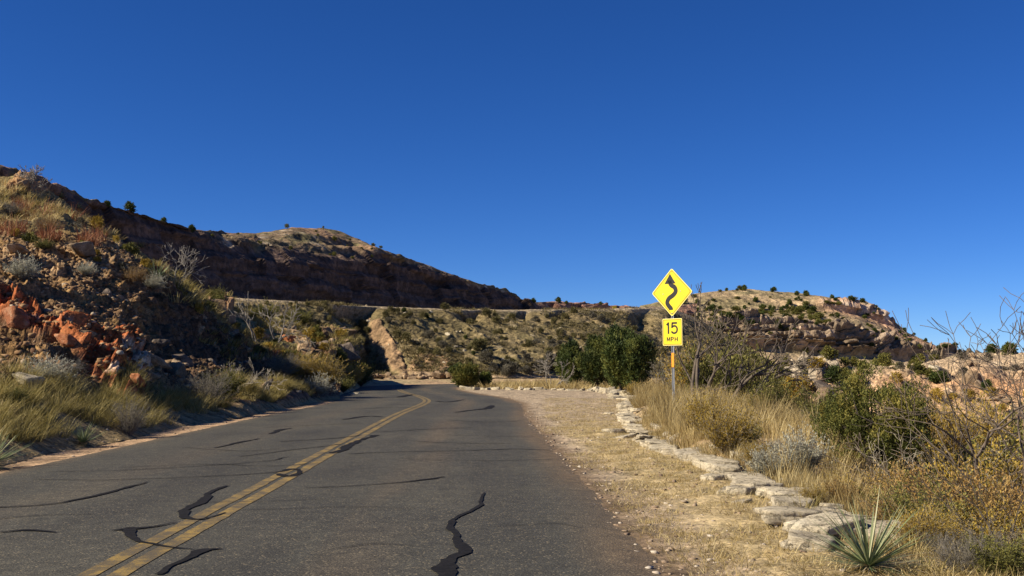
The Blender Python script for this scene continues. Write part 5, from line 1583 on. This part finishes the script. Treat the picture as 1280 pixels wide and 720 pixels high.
scatter(HILL, FO, 16, 1.2, 2.4, 'olive bush on the rubble below the far hill cliff', 'shrub', 'olive bushes below the hill cliff', .05, .3, 11, inr((860, 430, 1180, 470)))
scatter(CUT, FO, 46, .4, 1.1, 'olive bush in the strip along the bench above the cut bank', 'shrub', 'olive bushes above the cut bank', .62, .92, 12, inr((860, 440, 1180, 490)))
scatter(CUT, FG, 24, .4, 1.0, 'grey bush on the bench above the cut bank', 'shrub', 'grey bushes above the cut bank', .62, .92, 13, inr((860, 440, 1300, 490)))
scatter(CUT, FY, 22, .6, 1.5, 'yellow bush on the face of the orange cut bank', 'shrub', 'yellow bushes on the cut bank', .15, .6, 14)
scatter(CUT, FJ, 12, .5, 1.2, 'dark green bush on the face of the orange cut bank', 'juniper', 'dark bushes on the cut bank', .1, .6, 15, name='juniper')
scatter(MESA, FO, 22, .4, .9, 'olive bush on the sunlit cap of the dark mesa', 'shrub', 'olive bushes on the mesa cap', .62, .95, 16, inr((250, 270, 480, 335)))
scatter(BLUFF, FG, 16, .3, .7, 'grey bush dotted on the near bluff', 'shrub', 'grey bushes on the near bluff', .5, .9, 17)
scatter(BLUFF, FO, 12, .3, .7, 'olive bush dotted on the near bluff', 'shrub', 'olive bushes on the near bluff', .55, .9, 18)
scatter(BLUFF, FY, 16, .3, .7, 'yellowish bush dotted on the upper near bluff', 'shrub', 'yellowish bushes on the near bluff', .55, .9, 19)
# skyline trees of the mesa
def sky_py(px):
    for py in range(200, 480):
        if hit(px, py + .0): return py
    return None
for px, w_, lb in ((134, 12, 'leftmost dark bush on the mesa skyline beside the round one'), (163, 17, 'round dark juniper standing out on the left mesa skyline'), (204, 10, 'flat dark bush on the mesa skyline between two round junipers'), (240, 13, 'round juniper on the mesa skyline left of the pale crest'), (667, 9, 'lone juniper at the right foot of the mesa skyline'), (698, 10, 'flat juniper on the low red ridge right of the mesa'), (708, 6, 'little bush on the low red ridge right of the flat juniper'), (751, 6, 'tiny bush on the skyline left of the distant yellow sign')):
    py = sky_py(px)
    p = hit(px, py + 2) if py else None
    if p:
        s_ = .8 * w_ / F * p.y
        o = tag(link('juniper', random.choice(FJ)), lb, 'juniper'); o.location = p - Vector((0, 0, .1 * s_)); o.scale = (s_, s_, s_ * .9); o.rotation_euler = (0, 0, px)
for i, (px, w_, lb) in enumerate(((1078, 10, 'dark juniper on the hill crest right above the pink cap cliff'), (1064, 12, 'round juniper on the hill crest left of the pink cap cliff'), (1008, 12, 'round juniper on the far hill crest, left of the middle'), (996, 9, 'juniper touching the round one on the far hill crest'), (1240, 22, 'dark shrub on the rim of the cut bank at the right'), (1262, 26, 'darkest shrub on the cut bank rim under the bare tree'))):
    py = sky_py(px)
    p = hit(px, py + 2) if py else None
    if p:
        s_ = w_ / F * p.y
        o = tag(link('juniper', FJ[i % 4]), lb, 'juniper'); o.location = p - Vector((0, 0, .1 * s_)); o.scale = (s_ * .75, s_ * .75, s_ * .6); o.rotation_euler = (0, 0, px)

# ------------------------------------------------------------------ camera, sun, sky
cd = bpy.data.cameras.new('camera'); cam = bpy.data.objects.new('camera', cd); COL.objects.link(cam)
cam.location = CAM; cam.rotation_euler = (math.pi / 2 + TH, 0, 0)
cd.sensor_width = 36.; cd.lens = 36. * F / 1280.; cd.clip_start = .05; cd.clip_end = 12000
sc.camera = cam

EL = math.radians(36.); SUNH = Vector((-.945, -.33)).normalized()
sd = Vector((SUNH.x * math.cos(EL), SUNH.y * math.cos(EL), math.sin(EL)))
ld = bpy.data.lights.new('sun', 'SUN'); lo = bpy.data.objects.new('sun', ld); COL.objects.link(lo)
ld.energy = 5.0; ld.angle = math.radians(.53); ld.color = (1., .90, .72)
lo.rotation_euler = sd.to_track_quat('Z', 'Y').to_euler(); lo.location = (-40, -20, 60)

w = bpy.data.worlds.new('World'); sc.world = w; w.use_nodes = True
nt = w.node_tree; bg = nt.nodes['Background']
sky = nt.nodes.new('ShaderNodeTexSky'); sky.sky_type = 'NISHITA'; sky.sun_disc = False
sky.sun_elevation = EL; sky.sun_rotation = math.atan2(sd.x, sd.y) % (2 * math.pi)
sky.altitude = 1000; sky.air_density = .7; sky.dust_density = 0.0; sky.ozone_density = 10.0
hs = nt.nodes.new('ShaderNodeHueSaturation'); hs.inputs['Saturation'].default_value = 1.12; hs.inputs['Value'].default_value = 1.14; hs.inputs['Hue'].default_value = .509
nt.links.new(sky.outputs[0], hs.inputs['Color']); nt.links.new(hs.outputs[0], bg.inputs[0]); bg.inputs[1].default_value = .06
vs = sc.view_settings; vs.view_transform = 'Standard'; vs.look = 'None'; vs.exposure = .72; vs.gamma = 1.; vs.use_curve_mapping = False
sc.cycles.max_bounces = 4; sc.cycles.diffuse_bounces = 2; sc.cycles.transmission_bounces = 2; sc.cycles.transparent_max_bounces = 4
